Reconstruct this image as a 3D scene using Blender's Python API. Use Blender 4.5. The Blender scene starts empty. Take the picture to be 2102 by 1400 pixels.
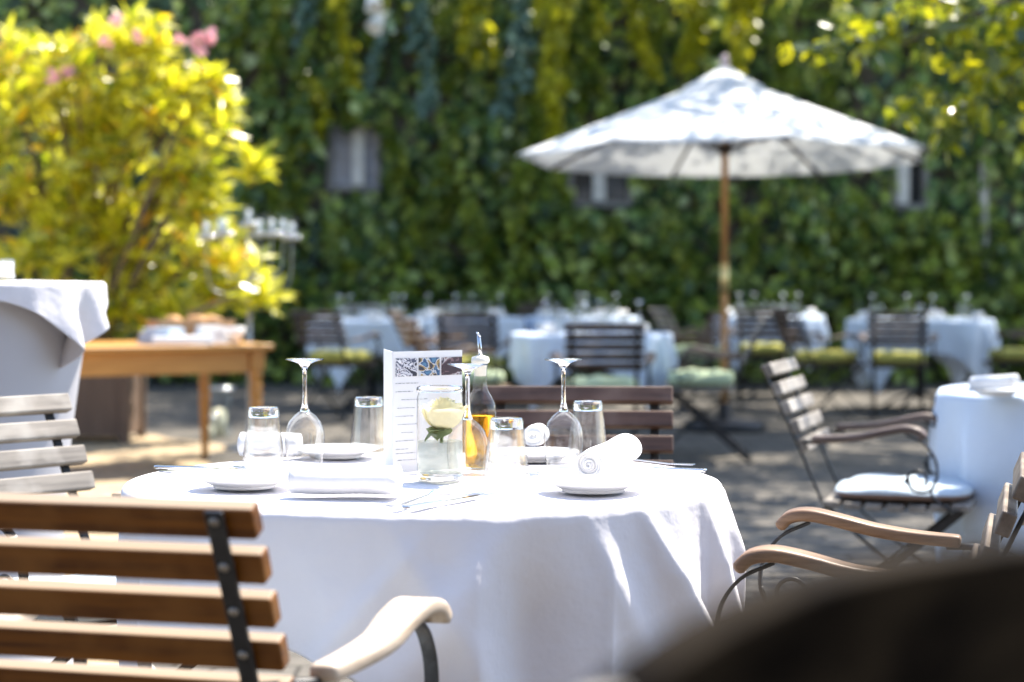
import bpy, bmesh, math, random
import numpy as np
from mathutils import Vector, Matrix, Quaternion

random.seed(7)
RNG = np.random.default_rng(11)
SC = bpy.context.scene
COL = SC.collection
R = math.radians

# ------------------------------------------------------------------ camera
CAM_Z = 1.098
FPX = 4087.0
PITCH = math.atan((700 - 570) / FPX)
cam_d = bpy.data.cameras.new("camera")
cam = bpy.data.objects.new("camera", cam_d)
COL.objects.link(cam)
cam.location = (0, 0, CAM_Z)
cam.rotation_euler = (math.pi / 2 - PITCH, 0, 0)
cam_d.sensor_width = 36
cam_d.lens = FPX / 2102 * 36
cam_d.clip_start = 0.05
cam_d.clip_end = 500
cam_d.dof.use_dof = True
cam_d.dof.focus_distance = 3.36
cam_d.dof.aperture_fstop = 3.3
cam_d.dof.aperture_blades = 0
SC.camera = cam
_fw = Vector((0, math.cos(PITCH), -math.sin(PITCH)))
_up = Vector((0, math.sin(PITCH), math.cos(PITCH)))


def ray(px, py):
    return Vector((1, 0, 0)) * ((px - 1051) / FPX) - _up * ((py - 700) / FPX) + _fw


def at(px, py, Y):                       # world point seen at a pixel of the 2102 px photo, at depth Y
    d = ray(px, py)
    return Vector((0, 0, CAM_Z)) + d * (Y / d.y)


def on(px, py, z):                       # where that pixel's ray meets the level z
    d = ray(px, py)
    return Vector((0, 0, CAM_Z)) + d * ((z - CAM_Z) / d.z)


# ------------------------------------------------------------------ objects
def tag(o, label=None, cat=None, group=None, kind=None):
    if label: o['label'] = label
    if cat: o['category'] = cat
    if group: o['group'] = group
    if kind: o['kind'] = kind
    return o


def thing(name, label, cat, loc=(0, 0, 0), rz=0.0, group=None):
    o = bpy.data.objects.new(name, None)
    COL.objects.link(o)
    o.empty_display_size = 0.1
    o.location = loc
    o.rotation_euler = (0, 0, rz)
    return tag(o, label, cat, group)


def dup(o, parent=None):
    c = o.copy()
    COL.objects.link(c)
    if parent is not None:
        c.parent = parent
    for ch in list(o.children):
        dup(ch, c)
    return c


def link_mesh(name, me, mats, parent=None, bevel=0.0, segs=2):
    o = bpy.data.objects.new(name, me)
    COL.objects.link(o)
    if not isinstance(mats, (list, tuple)):
        mats = [mats]
    for m in mats:
        me.materials.append(m)
    if parent is not None:
        o.parent = parent
    if bevel:
        b = o.modifiers.new("bevel", 'BEVEL')
        b.width = bevel
        b.segments = segs
        b.limit_method = 'ANGLE'
        b.angle_limit = R(40)
    return o


class MB:
    def __init__(self):
        self.v = []
        self.f = []
        self.s = []
        self.m = []
        self.mi = 0

    def add(self, verts, faces, smooth=False):
        b = len(self.v)
        self.v += [tuple(p) for p in verts]
        for f in faces:
            self.f.append(tuple(i + b for i in f))
            self.s.append(smooth)
            self.m.append(self.mi)

    def box(self, c, size, rot=None):
        c = Vector(c)
        hx, hy, hz = size[0] / 2, size[1] / 2, size[2] / 2
        vs = [Vector((sx * hx, sy * hy, sz * hz)) for sx in (-1, 1) for sy in (-1, 1) for sz in (-1, 1)]
        if rot is not None:
            vs = [rot @ p for p in vs]
        self.add([p + c for p in vs], [(0, 1, 3, 2), (4, 6, 7, 5), (0, 4, 5, 1), (2, 3, 7, 6), (0, 2, 6, 4), (1, 5, 7, 3)])

    def beam(self, p0, p1, w, h, side=(1, 0, 0)):
        p0, p1 = Vector(p0), Vector(p1)
        d = (p1 - p0)
        L = d.length
        d.normalize()
        s = Vector(side)
        s = (s - d * s.dot(d)).normalized()
        u = d.cross(s)
        m = Matrix((s, d, u)).transposed()
        self.box((p0 + p1) / 2, (w, L, h), m)

    def sweep(self, pts, w, h, side=(1, 0, 0), closed_ends=True, smooth=False):
        """rectangle section (w along side, h across) swept along pts; w,h may be lists"""
        pts = [Vector(p) for p in pts]
        n = len(pts)
        s = Vector(side).normalized()
        ws = w if isinstance(w, (list, tuple)) else [w] * n
        hs = h if isinstance(h, (list, tuple)) else [h] * n
        vs = []
        for i, p in enumerate(pts):
            t = (pts[min(i + 1, n - 1)] - pts[max(i - 1, 0)]).normalized()
            u = s.cross(t).normalized()
            for a, b in ((-1, -1), (1, -1), (1, 1), (-1, 1)):
                vs.append(p + s * (a * ws[i] / 2) + u * (b * hs[i] / 2))
        fs = []
        for i in range(n - 1):
            for k in range(4):
                a, b = i * 4 + k, i * 4 + (k + 1) % 4
                fs.append((a, b, b + 4, a + 4))
        if closed_ends:
            fs.append((3, 2, 1, 0))
            q = (n - 1) * 4
            fs.append((q, q + 1, q + 2, q + 3))
        self.add(vs, fs, smooth)

    def tube(self, pts, r, n=8, caps=True):
        pts = [Vector(p) for p in pts]
        rs = r if isinstance(r, (list, tuple)) else [r] * len(pts)
        t0 = (pts[1] - pts[0]).normalized()
        a = Vector((0, 0, 1)) if abs(t0.z) < 0.9 else Vector((1, 0, 0))
        u = (a - t0 * a.dot(t0)).normalized()
        vs = []
        for i, p in enumerate(pts):
            t = (pts[min(i + 1, len(pts) - 1)] - pts[max(i - 1, 0)]).normalized()
            u = (u - t * u.dot(t)).normalized()
            w = t.cross(u)
            for k in range(n):
                an = 2 * math.pi * k / n
                vs.append(p + (u * math.cos(an) + w * math.sin(an)) * rs[i])
        fs = []
        for i in range(len(pts) - 1):
            for k in range(n):
                a_, b_ = i * n + k, i * n + (k + 1) % n
                fs.append((a_, b_, b_ + n, a_ + n))
        if caps:
            fs.append(tuple(range(n - 1, -1, -1)))
            q = (len(pts) - 1) * n
            fs.append(tuple(range(q, q + n)))
        self.add(vs, fs, True)

    def lathe(self, prof, n=32, c=(0, 0, 0), smooth=True, rot=None):
        """prof: list of (r, z); r=0 ends close"""
        c = Vector(c)
        rings = []
        vs = []
        for r_, z_ in prof:
            if r_ < 1e-6:
                rings.append([len(vs)])
                vs.append(Vector((0, 0, z_)))
            else:
                ids = []
                for k in range(n):
                    a = 2 * math.pi * k / n
                    ids.append(len(vs))
                    vs.append(Vector((r_ * math.cos(a), r_ * math.sin(a), z_)))
                rings.append(ids)
        fs = []
        for A, B in zip(rings[:-1], rings[1:]):
            if len(A) == 1 and len(B) == 1:
                continue
            for k in range(n):
                k2 = (k + 1) % n
                if len(A) == 1:
                    fs.append((A[0], B[k2], B[k]))
                elif len(B) == 1:
                    fs.append((A[k], A[k2], B[0]))
                else:
                    fs.append((A[k], A[k2], B[k2], B[k]))
        if rot is not None:
            vs = [rot @ p for p in vs]
        self.add([p + c for p in vs], fs, smooth)

    def grid(self, rows, smooth=True, closed=False):
        n = len(rows[0])
        vs = [p for r_ in rows for p in r_]
        fs = []
        for i in range(len(rows) - 1):
            for k in range(n if closed else n - 1):
                a, b = i * n + k, i * n + (k + 1) % n
                fs.append((a, b, b + n, a + n))
        self.add(vs, fs, smooth)

    def build(self, name, mats, parent=None, bevel=0.0, segs=2, loc=None):
        me = bpy.data.meshes.new(name)
        me.from_pydata([tuple(p) for p in self.v], [], self.f)
        me.polygons.foreach_set("use_smooth", self.s)
        me.polygons.foreach_set("material_index", self.m)
        me.update()
        o = link_mesh(name, me, mats, parent, bevel, segs)
        if loc is not None:
            o.location = loc
        return o


def catmull(pts, k=6):
    pts = [Vector(p) for p in pts]
    P = [pts[0] * 2 - pts[1]] + pts + [pts[-1] * 2 - pts[-2]]
    out = []
    for i in range(1, len(P) - 2):
        for j in range(k):
            t = j / k
            a, b, c, d = P[i - 1], P[i], P[i + 1], P[i + 2]
            out.append(0.5 * ((2 * b) + (c - a) * t + (2 * a - 5 * b + 4 * c - d) * t * t + (3 * b - a - 3 * c + d) * t ** 3))
    out.append(pts[-1])
    return out


# ------------------------------------------------------------------ materials
def nt(name):
    m = bpy.data.materials.new(name)
    m.use_nodes = True
    t = m.node_tree
    t.nodes.clear()
    out = t.nodes.new("ShaderNodeOutputMaterial")
    return m, t, out


def N(t, typ, **kw):
    n = t.nodes.new(typ)
    for k, v in kw.items():
        if k in n.inputs:
            n.inputs[k].default_value = v
        else:
            setattr(n, k, v)
    return n


def ramp(t, fac, stops):
    r = t.nodes.new("ShaderNodeValToRGB")
    el = r.color_ramp.elements
    while len(el) < len(stops):
        el.new(0.5)
    for e, (p, c) in zip(el, stops):
        e.position = p
        e.color = (*c, 1)
    t.links.new(fac, r.inputs[0])
    return r


def rgba(c):
    return (c[0], c[1], c[2], 1)


def mat_plain(name, c, rough=0.5, metal=0.0, var=0.15, scale=30.0, bump=0.0, spec=0.5, trans=0.0):
    m, t, out = nt(name)
    b = N(t, "ShaderNodeBsdfPrincipled")
    b.inputs["Roughness"].default_value = rough
    b.inputs["Metallic"].default_value = metal
    b.inputs["Specular IOR Level"].default_value = spec
    tc = N(t, "ShaderNodeTexCoord")
    no = N(t, "ShaderNodeTexNoise", Scale=scale, Detail=5.0)
    t.links.new(tc.outputs["Object"], no.inputs["Vector"])
    lo = tuple(max(0, x * (1 - var)) for x in c)
    hi = tuple(min(1, x * (1 + var)) for x in c)
    r = ramp(t, no.outputs["Fac"], [(0.3, lo), (0.7, hi)])
    t.links.new(r.outputs[0], b.inputs["Base Color"])
    if bump:
        bp = N(t, "ShaderNodeBump", Strength=bump, Distance=0.01)
        t.links.new(no.outputs["Fac"], bp.inputs["Height"])
        t.links.new(bp.outputs[0], b.inputs["Normal"])
    if trans:
        tr = N(t, "ShaderNodeBsdfTranslucent")
        t.links.new(r.outputs[0], tr.inputs["Color"])
        mx = N(t, "ShaderNodeMixShader")
        mx.inputs[0].default_value = trans
        t.links.new(b.outputs[0], mx.inputs[1])
        t.links.new(tr.outputs[0], mx.inputs[2])
        t.links.new(mx.outputs[0], out.inputs[0])
    else:
        t.links.new(b.outputs[0], out.inputs[0])
    return m


def mat_wood(name, dark, light, rough=0.55, worn=None, axis=0, spec=0.5, lit=None):
    """grain runs along the object's local axis"""
    m, t, out = nt(name)
    b = N(t, "ShaderNodeBsdfPrincipled")
    b.inputs["Roughness"].default_value = rough
    b.inputs["Specular IOR Level"].default_value = spec
    tc = N(t, "ShaderNodeTexCoord")
    mp = N(t, "ShaderNodeMapping")
    sc = [60, 60, 60]
    sc[axis] = 3.5
    mp.inputs["Scale"].default_value = sc
    t.links.new(tc.outputs["Object"], mp.inputs["Vector"])
    no = N(t, "ShaderNodeTexNoise", Scale=1.0, Detail=6.0, Roughness=0.65)
    t.links.new(mp.outputs[0], no.inputs["Vector"])
    r = ramp(t, no.outputs["Fac"], [(0.3, dark), (0.72, light)])
    col = r.outputs[0]
    no2 = N(t, "ShaderNodeTexNoise", Scale=9.0, Detail=3.0)
    t.links.new(tc.outputs["Object"], no2.inputs["Vector"])
    if worn:
        mr = ramp(t, no2.outputs["Fac"], [(0.45, (0, 0, 0)), (0.68, (1, 1, 1))])
        mx = N(t, "ShaderNodeMix", data_type='RGBA')
        t.links.new(mr.outputs[0], mx.inputs[0])
        t.links.new(col, mx.inputs[6])
        mx.inputs[7].default_value = rgba(worn)
        col = mx.outputs[2]
    if lit:                           # sunlight on the boards' upward faces, painted in as a paler tone
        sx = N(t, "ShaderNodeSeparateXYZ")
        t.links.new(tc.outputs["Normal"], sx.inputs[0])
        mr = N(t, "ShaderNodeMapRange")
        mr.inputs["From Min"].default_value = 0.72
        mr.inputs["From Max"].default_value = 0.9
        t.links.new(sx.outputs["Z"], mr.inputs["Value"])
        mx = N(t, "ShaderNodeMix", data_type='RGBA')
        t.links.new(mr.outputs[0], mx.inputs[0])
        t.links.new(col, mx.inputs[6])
        mx.inputs[7].default_value = rgba(lit)
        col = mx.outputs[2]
    t.links.new(col, b.inputs["Base Color"])
    bp = N(t, "ShaderNodeBump", Strength=0.35, Distance=0.002)
    t.links.new(no.outputs["Fac"], bp.inputs["Height"])
    t.links.new(bp.outputs[0], b.inputs["Normal"])
    t.links.new(b.outputs[0], out.inputs[0])
    return m


def mat_cloth(name, c, trans=0.12, weave=900.0, wr=0.25, crease=7.0):
    m, t, out = nt(name)
    b = N(t, "ShaderNodeBsdfPrincipled")
    b.inputs["Roughness"].default_value = 0.85
    b.inputs["Specular IOR Level"].default_value = 0.15
    tc = N(t, "ShaderNodeTexCoord")
    no = N(t, "ShaderNodeTexNoise", Scale=crease, Detail=4.0)
    t.links.new(tc.outputs["Object"], no.inputs["Vector"])
    r = ramp(t, no.outputs["Fac"], [(0.3, tuple(x * 0.95 for x in c)), (0.7, c)])
    t.links.new(r.outputs[0], b.inputs["Base Color"])
    w = N(t, "ShaderNodeTexNoise", Scale=weave, Detail=1.0)
    t.links.new(tc.outputs["Object"], w.inputs["Vector"])
    bp0 = N(t, "ShaderNodeBump", Strength=wr, Distance=0.03)
    t.links.new(no.outputs["Fac"], bp0.inputs["Height"])
    bp = N(t, "ShaderNodeBump", Strength=0.1, Distance=0.001)
    t.links.new(w.outputs["Fac"], bp.inputs["Height"])
    t.links.new(bp0.outputs[0], bp.inputs["Normal"])
    t.links.new(bp.outputs[0], b.inputs["Normal"])
    tr = N(t, "ShaderNodeBsdfTranslucent")
    t.links.new(r.outputs[0], tr.inputs["Color"])
    mx = N(t, "ShaderNodeMixShader")
    mx.inputs[0].default_value = trans
    t.links.new(b.outputs[0], mx.inputs[1])
    t.links.new(tr.outputs[0], mx.inputs[2])
    t.links.new(mx.outputs[0], out.inputs[0])
    return m


def mat_leaf(name, stops, rough=0.35, trans=0.4, tstops=None, spec=0.5):
    m, t, out = nt(name)
    g = N(t, "ShaderNodeNewGeometry")
    r = ramp(t, g.outputs["Random Per Island"], stops)
    b = N(t, "ShaderNodeBsdfPrincipled")
    b.inputs["Roughness"].default_value = rough
    b.inputs["Specular IOR Level"].default_value = spec
    t.links.new(r.outputs[0], b.inputs["Base Color"])
    tr = N(t, "ShaderNodeBsdfTranslucent")
    r2 = ramp(t, g.outputs["Random Per Island"], tstops or stops)
    t.links.new(r2.outputs[0], tr.inputs["Color"])
    mx = N(t, "ShaderNodeMixShader")
    mx.inputs[0].default_value = trans
    t.links.new(b.outputs[0], mx.inputs[1])
    t.links.new(tr.outputs[0], mx.inputs[2])
    t.links.new(mx.outputs[0], out.inputs[0])
    return m


def mat_thin_glass(name, tint=(0.98, 0.985, 0.985), edge=(0.42, 0.45, 0.47), refr=0.0):
    """thin-walled glass: clear seen face-on, a little darker and far more mirror-like towards its edges"""
    m, t, out = nt(name)
    lw = N(t, "ShaderNodeLayerWeight", Blend=0.5)
    r = ramp(t, lw.outputs["Facing"], [(0.72, tint), (0.97, edge)])
    tr = N(t, "ShaderNodeBsdfTransparent")
    t.links.new(r.outputs[0], tr.inputs[0])
    gl = N(t, "ShaderNodeBsdfGlossy", Roughness=0.02)
    pw = N(t, "ShaderNodeMath", operation='POWER')
    pw.inputs[1].default_value = 4.0
    t.links.new(lw.outputs["Facing"], pw.inputs[0])
    ml = N(t, "ShaderNodeMath", operation='MULTIPLY_ADD')
    ml.inputs[1].default_value = 0.8
    ml.inputs[2].default_value = 0.045
    t.links.new(pw.outputs[0], ml.inputs[0])
    mx = N(t, "ShaderNodeMixShader")
    t.links.new(ml.outputs[0], mx.inputs[0])
    src = tr
    if refr:
        rf = N(t, "ShaderNodeBsdfRefraction", IOR=1.2, Roughness=0.0)
        m2 = N(t, "ShaderNodeMixShader")
        m2.inputs[0].default_value = refr
        t.links.new(tr.outputs[0], m2.inputs[1])
        t.links.new(rf.outputs[0], m2.inputs[2])
        src = m2
    t.links.new(src.outputs[0], mx.inputs[1])
    t.links.new(gl.outputs[0], mx.inputs[2])
    t.links.new(mx.outputs[0], out.inputs[0])
    return m


def mat_glass(name, c=(1, 1, 1), ior=1.48, rough=0.0):
    m, t, out = nt(name)
    b = N(t, "ShaderNodeBsdfGlass", IOR=ior, Roughness=rough)
    b.inputs["Color"].default_value = rgba(c)
    t.links.new(b.outputs[0], out.inputs[0])
    return m


M = {}
M['iron'] = mat_plain("black_iron", (0.022, 0.022, 0.024), 0.42, 0.3, 0.3, 40, 0.2)
M['bolt'] = mat_plain("worn_bolt", (0.28, 0.25, 0.22), 0.4, 0.9, 0.2)
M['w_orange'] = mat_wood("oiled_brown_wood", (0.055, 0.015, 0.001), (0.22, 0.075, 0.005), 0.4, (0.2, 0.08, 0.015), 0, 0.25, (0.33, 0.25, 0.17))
M['w_grey'] = mat_wood("weathered_grey_wood", (0.12, 0.105, 0.09), (0.30, 0.265, 0.225), 0.65, (0.38, 0.35, 0.31))
M['w_brown'] = mat_wood("brown_grey_wood", (0.075, 0.05, 0.035), (0.17, 0.125, 0.09), 0.5, (0.26, 0.21, 0.16))
M['w_red'] = mat_wood("reddish_brown_wood", (0.05, 0.023, 0.013), (0.14, 0.068, 0.04), 0.5, (0.19, 0.115, 0.08))
M['w_dark'] = mat_wood("dark_wood", (0.028, 0.016, 0.011), (0.07, 0.042, 0.03), 0.55)
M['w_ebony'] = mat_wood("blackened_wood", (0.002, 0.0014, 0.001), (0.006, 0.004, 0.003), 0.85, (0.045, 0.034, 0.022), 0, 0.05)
M['w_arm'] = mat_wood("bleached_arm_wood", (0.36, 0.27, 0.19), (0.56, 0.46, 0.36), 0.5, None, 1)
M['w_armbrown'] = mat_wood("brown_arm_wood", (0.11, 0.058, 0.03), (0.30, 0.18, 0.10), 0.45, None, 1)
M['w_armdark'] = mat_wood("dark_arm_wood", (0.07, 0.045, 0.035), (0.16, 0.11, 0.09), 0.45, None, 1)
M['pine'] = mat_wood("honey_pine", (0.38, 0.17, 0.035), (0.58, 0.3, 0.075), 0.38)
M['pine_leg'] = mat_wood("honey_pine_leg", (0.36, 0.15, 0.028), (0.56, 0.27, 0.06), 0.3, None, 2)
M['pole'] = mat_wood("varnished_pole_wood", (0.4, 0.18, 0.05), (0.6, 0.31, 0.1), 0.35, None, 2)
M['tub'] = mat_wood("old_tub_wood", (0.09, 0.055, 0.035), (0.17, 0.11, 0.075), 0.75, None, 2)
M['bark'] = mat_plain("bark", (0.085, 0.062, 0.045), 0.9, 0, 0.5, 25, 0.8)
M['stem'] = mat_plain("grey_brown_stem", (0.15, 0.11, 0.075), 0.85, 0, 0.4, 30, 0.5)
M['brass'] = mat_plain("pale_brass", (0.85, 0.66, 0.3), 0.35, 0.75, 0.08)
M['cloth'] = mat_cloth("white_table_linen", (0.80, 0.775, 0.80), wr=0.3, crease=9.0)
M['cloth2'] = mat_cloth("shade_tinted_white_linen", (0.68, 0.77, 0.89), 0.12, 400.0, 0.3)  # white cloth with the blue of open shade put into its colour
M['skirt'] = mat_cloth("grey_stretch_cover", (0.56, 0.55, 0.58), 0.1, 500.0, 0.1, 3.0)
M['napkin'] = mat_cloth("white_napkin", (0.84, 0.84, 0.84), 0.12, 1200.0, 0.1, 25.0)
M['canopy'] = mat_cloth("white_canvas", (0.86, 0.87, 0.87), 0.38, 300.0, 0.12, 3.0)
M['porcelain'] = mat_plain("porcelain", (0.82, 0.81, 0.79), 0.12, 0, 0.02, 10)
M['paper'] = mat_plain("white_card", (0.84, 0.84, 0.85), 0.6, 0, 0.015, 10, 0, 0.3, 0.15)
M['ink'] = mat_plain("grey_print", (0.16, 0.17, 0.2), 0.7, 0, 0.3, 400)
M['silver'] = mat_plain("silver", (0.72, 0.74, 0.77), 0.18, 1.0, 0.05)
M['tarnish'] = mat_plain("tarnished_silver", (0.34, 0.35, 0.37), 0.35, 0.9, 0.2)
M['steel'] = mat_plain("steel", (0.62, 0.63, 0.65), 0.16, 1.0, 0.05)
M['thin'] = mat_thin_glass("thin_glass")
M['thinref'] = mat_thin_glass("drinking_glass", refr=0.16)
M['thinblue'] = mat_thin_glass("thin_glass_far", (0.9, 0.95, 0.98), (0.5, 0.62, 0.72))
M['glass'] = mat_glass("solid_glass")
M['oil'] = mat_glass("amber_oil", (0.86, 0.62, 0.16), 1.40)
def mat_cloudy():
    m, t, out = nt("cloudy_water")
    b = N(t, "ShaderNodeBsdfPrincipled", Roughness=0.2)
    b.inputs["Base Color"].default_value = (0.55, 0.58, 0.53, 1)
    tr = N(t, "ShaderNodeBsdfTransparent")
    tr.inputs[0].default_value = (0.9, 0.93, 0.9, 1)
    mx = N(t, "ShaderNodeMixShader")
    mx.inputs[0].default_value = 0.3
    t.links.new(tr.outputs[0], mx.inputs[1])
    t.links.new(b.outputs[0], mx.inputs[2])
    t.links.new(mx.outputs[0], out.inputs[0])
    return m


M['water'] = mat_cloudy()
M['cork'] = mat_plain("pale_stopper", (0.72, 0.70, 0.62), 0.6)
M['petal'] = mat_plain("cream_petal", (0.83, 0.77, 0.52), 0.6, 0, 0.08, 40, 0, 0.3, 0.35)
M['roseleaf'] = mat_leaf("rose_leaf", [(0, (0.17, 0.22, 0.08)), (1, (0.28, 0.33, 0.16))], 0.4, 0.35)
M['cush_green'] = mat_cloth("pale_green_cushion_cloth", (0.48, 0.56, 0.36), 0.0, 500, 0.4, 9)
M['cush_yel'] = mat_cloth("olive_yellow_cushion_cloth", (0.40, 0.38, 0.10), 0.0, 500, 0.4, 9)
M['cush_blue'] = mat_cloth("pale_blue_cushion_cloth", (0.55, 0.63, 0.69), 0.0, 500, 0.5, 16)
M['cush_side'] = mat_cloth("brown_cushion_side", (0.26, 0.18, 0.15), 0.0, 500, 0.3, 16)
M['candle'] = mat_plain("cream_wax", (0.8, 0.72, 0.5), 0.5, 0, 0.05)
M['wicker'] = mat_plain("wicker", (0.34, 0.2, 0.1), 0.7, 0, 0.5, 80, 0.8)
M['bread'] = mat_plain("bread_crust", (0.42, 0.22, 0.08), 0.7, 0, 0.4, 20, 0.3)
M['blue_linen'] = mat_cloth("pale_blue_linen", (0.5, 0.6, 0.72), 0.05)
M['frame_white'] = mat_plain("white_window_paint", (0.62, 0.61, 0.59), 0.5, 0, 0.1, 12)
M['frame_grey'] = mat_plain("dirty_window_paint", (0.25, 0.24, 0.23), 0.6, 0, 0.2, 12)
M['pipe'] = mat_plain("pale_pipe", (0.5, 0.48, 0.42), 0.5, 0, 0.15, 12)
M['wall'] = mat_plain("dark_render_wall", (0.11, 0.095, 0.075), 0.9, 0, 0.4, 3, 0.5)
M['lamp_white'] = mat_plain("white_enamel", (0.8, 0.79, 0.74), 0.35, 0, 0.05)


def mat_pane():
    m, t, out = nt("dark_pane")
    b = N(t, "ShaderNodeBsdfPrincipled", Roughness=0.06)
    b.inputs["Base Color"].default_value = (0.03, 0.035, 0.04, 1)
    t.links.new(b.outputs[0], out.inputs[0])
    return m


M['pane'] = mat_pane()
M['curtain'] = mat_plain("grey_curtain", (0.36, 0.36, 0.40), 0.7, 0, 0.15, 14)

ivy_dark = [(0.0, (0.02, 0.045, 0.026)), (0.3, (0.09, 0.175, 0.06)), (0.6, (0.23, 0.35, 0.085)), (0.85, (0.42, 0.5, 0.11)), (1.0, (0.58, 0.68, 0.38))]
ivy_t = [(0.0, (0.06, 0.11, 0.012)), (0.6, (0.25, 0.32, 0.02)), (1.0, (0.5, 0.52, 0.03))]
M['ivy'] = mat_leaf("ivy_leaf", ivy_dark, 0.3, 0.4, ivy_t)
M['ivy_low'] = mat_leaf("hedge_leaf", [(0.0, (0.02, 0.045, 0.018)), (0.4, (0.14, 0.22, 0.055)), (0.75, (0.34, 0.42, 0.06)), (1.0, (0.34, 0.42, 0.14))], 0.3, 0.4, ivy_t)
M['vine_yel'] = mat_leaf("yellow_green_vine", [(0.0, (0.2, 0.22, 0.01)), (0.5, (0.4, 0.4, 0.014)), (1.0, (0.6, 0.56, 0.025))], 0.4, 0.5)
M['vine_green'] = mat_leaf("mid_green_vine", [(0.0, (0.08, 0.13, 0.018)), (0.5, (0.18, 0.24, 0.026)), (1.0, (0.32, 0.35, 0.035))], 0.4, 0.45)
M['vine_blue'] = mat_leaf("blue_green_vine", [(0.0, (0.05, 0.1, 0.07)), (0.5, (0.11, 0.19, 0.14)), (1.0, (0.22, 0.34, 0.28))], 0.4, 0.3)
M['oleander'] = mat_leaf("oleander_leaf", [(0.0, (0.08, 0.12, 0.014)), (0.2, (0.33, 0.34, 0.022)), (0.55, (0.66, 0.62, 0.035)), (0.93, (0.84, 0.79, 0.12)), (0.965, (0.78, 0.46, 0.03)), (1.0, (0.78, 0.5, 0.03))],
                         0.3, 0.5, [(0.0, (0.3, 0.4, 0.01)), (0.3, (0.82, 0.78, 0.02)), (0.93, (0.95, 0.9, 0.06)), (0.965, (0.95, 0.55, 0.02)), (1.0, (0.95, 0.6, 0.02))], spec=1.0)
M['pink'] = mat_plain("pink_petal", (0.82, 0.43, 0.48), 0.6, 0, 0.2, 60, 0, 0.3, 0.3)
M['treeleaf'] = mat_leaf("tree_leaf", [(0.0, (0.04, 0.085, 0.06)), (0.5, (0.08, 0.13, 0.05)), (0.7, (0.25, 0.27, 0.02)), (1.0, (0.45, 0.43, 0.02))], 0.25, 0.5,
                         [(0.0, (0.12, 0.17, 0.01)), (0.55, (0.3, 0.33, 0.01)), (1.0, (0.8, 0.74, 0.015))], spec=0.8)


def mat_ground():
    m, t, out = nt("stone_paving")
    b = N(t, "ShaderNodeBsdfPrincipled", Roughness=0.85)
    b.inputs["Specular IOR Level"].default_value = 0.25
    tc = N(t, "ShaderNodeTexCoord")
    br = N(t, "ShaderNodeTexBrick", Scale=1.0)
    br.inputs["Brick Width"].default_value = 0.24
    br.inputs["Row Height"].default_value = 0.16
    br.inputs["Mortar Size"].default_value = 0.008
    br.inputs["Color1"].default_value = (0.088, 0.086, 0.082, 1)
    br.inputs["Color2"].default_value = (0.145, 0.136, 0.122, 1)
    br.inputs["Mortar"].default_value = (0.05, 0.047, 0.042, 1)
    no = N(t, "ShaderNodeTexNoise", Scale=2.2, Detail=8.0, Roughness=0.7)
    n2 = N(t, "ShaderNodeTexNoise", Scale=45.0, Detail=4.0)
    for q in (br, no, n2):
        t.links.new(tc.outputs["Object"], q.inputs["Vector"])
    rr = ramp(t, no.outputs["Fac"], [(0.35, (0.62, 0.6, 0.58)), (0.7, (1.2, 1.12, 1.0))])
    mx = N(t, "ShaderNodeMix", data_type='RGBA', blend_type='MULTIPLY')
    mx.inputs[0].default_value = 1.0
    t.links.new(br.outputs["Color"], mx.inputs[6])
    t.links.new(rr.outputs[0], mx.inputs[7])
    m2 = N(t, "ShaderNodeMix", data_type='RGBA', blend_type='OVERLAY')
    m2.inputs[0].default_value = 0.5
    t.links.new(mx.outputs[2], m2.inputs[6])
    t.links.new(n2.outputs["Color"], m2.inputs[7])
    t.links.new(mx.outputs[2], b.inputs["Base Color"])
    bp = N(t, "ShaderNodeBump", Strength=0.5, Distance=0.01)
    t.links.new(br.outputs["Fac"], bp.inputs["Height"])
    bp.invert = True
    b2 = N(t, "ShaderNodeBump", Strength=0.4, Distance=0.006)
    t.links.new(n2.outputs["Fac"], b2.inputs["Height"])
    t.links.new(bp.outputs[0], b2.inputs["Normal"])
    t.links.new(b2.outputs[0], b.inputs["Normal"])
    t.links.new(b.outputs[0], out.inputs[0])
    return m


def mat_sand():
    return mat_plain("sandy_gravel", (0.36, 0.27, 0.165), 0.95, 0, 0.3, 14, 0.5)


# ------------------------------------------------------------------ light
S = Vector((0.33, 0.36, 0.865)).normalized()          # towards the sun
sun_d = bpy.data.lights.new("sun", 'SUN')
sun_d.energy = 5.0
sun_d.angle = R(0.53)
sun_d.color = (1.0, 0.93, 0.82)
sun = bpy.data.objects.new("sun", sun_d)
COL.objects.link(sun)
sun.rotation_euler = S.to_track_quat('Z', 'Y').to_euler()
sun.location = (4, 2, 12)
world = bpy.data.worlds.new("World")
SC.world = world
world.use_nodes = True
wt = world.node_tree
wt.nodes.clear()
wo = wt.nodes.new("ShaderNodeOutputWorld")
bg = wt.nodes.new("ShaderNodeBackground")
sky = wt.nodes.new("ShaderNodeTexSky")
sky.sky_type = 'NISHITA'
sky.sun_disc = False
sky.sun_elevation = math.asin(S.z)
sky.sun_rotation = math.atan2(S.x, S.y)
bg.inputs["Strength"].default_value = 0.15
wt.links.new(sky.outputs[0], bg.inputs[0])
wt.links.new(bg.outputs[0], wo.inputs[0])
SC.view_settings.view_transform = 'Standard'
SC.view_settings.look = 'None'
SC.view_settings.exposure = 1.5
SC.view_settings.gamma = 1
SC.render.engine = 'CYCLES'
SC.cycles.use_denoising = True
SC.cycles.max_bounces = 10
SC.cycles.transparent_max_bounces = 24
SC.cycles.transmission_bounces = 10
SC.cycles.caustics_refractive = True
SC.cycles.sample_clamp_indirect = 6

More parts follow.
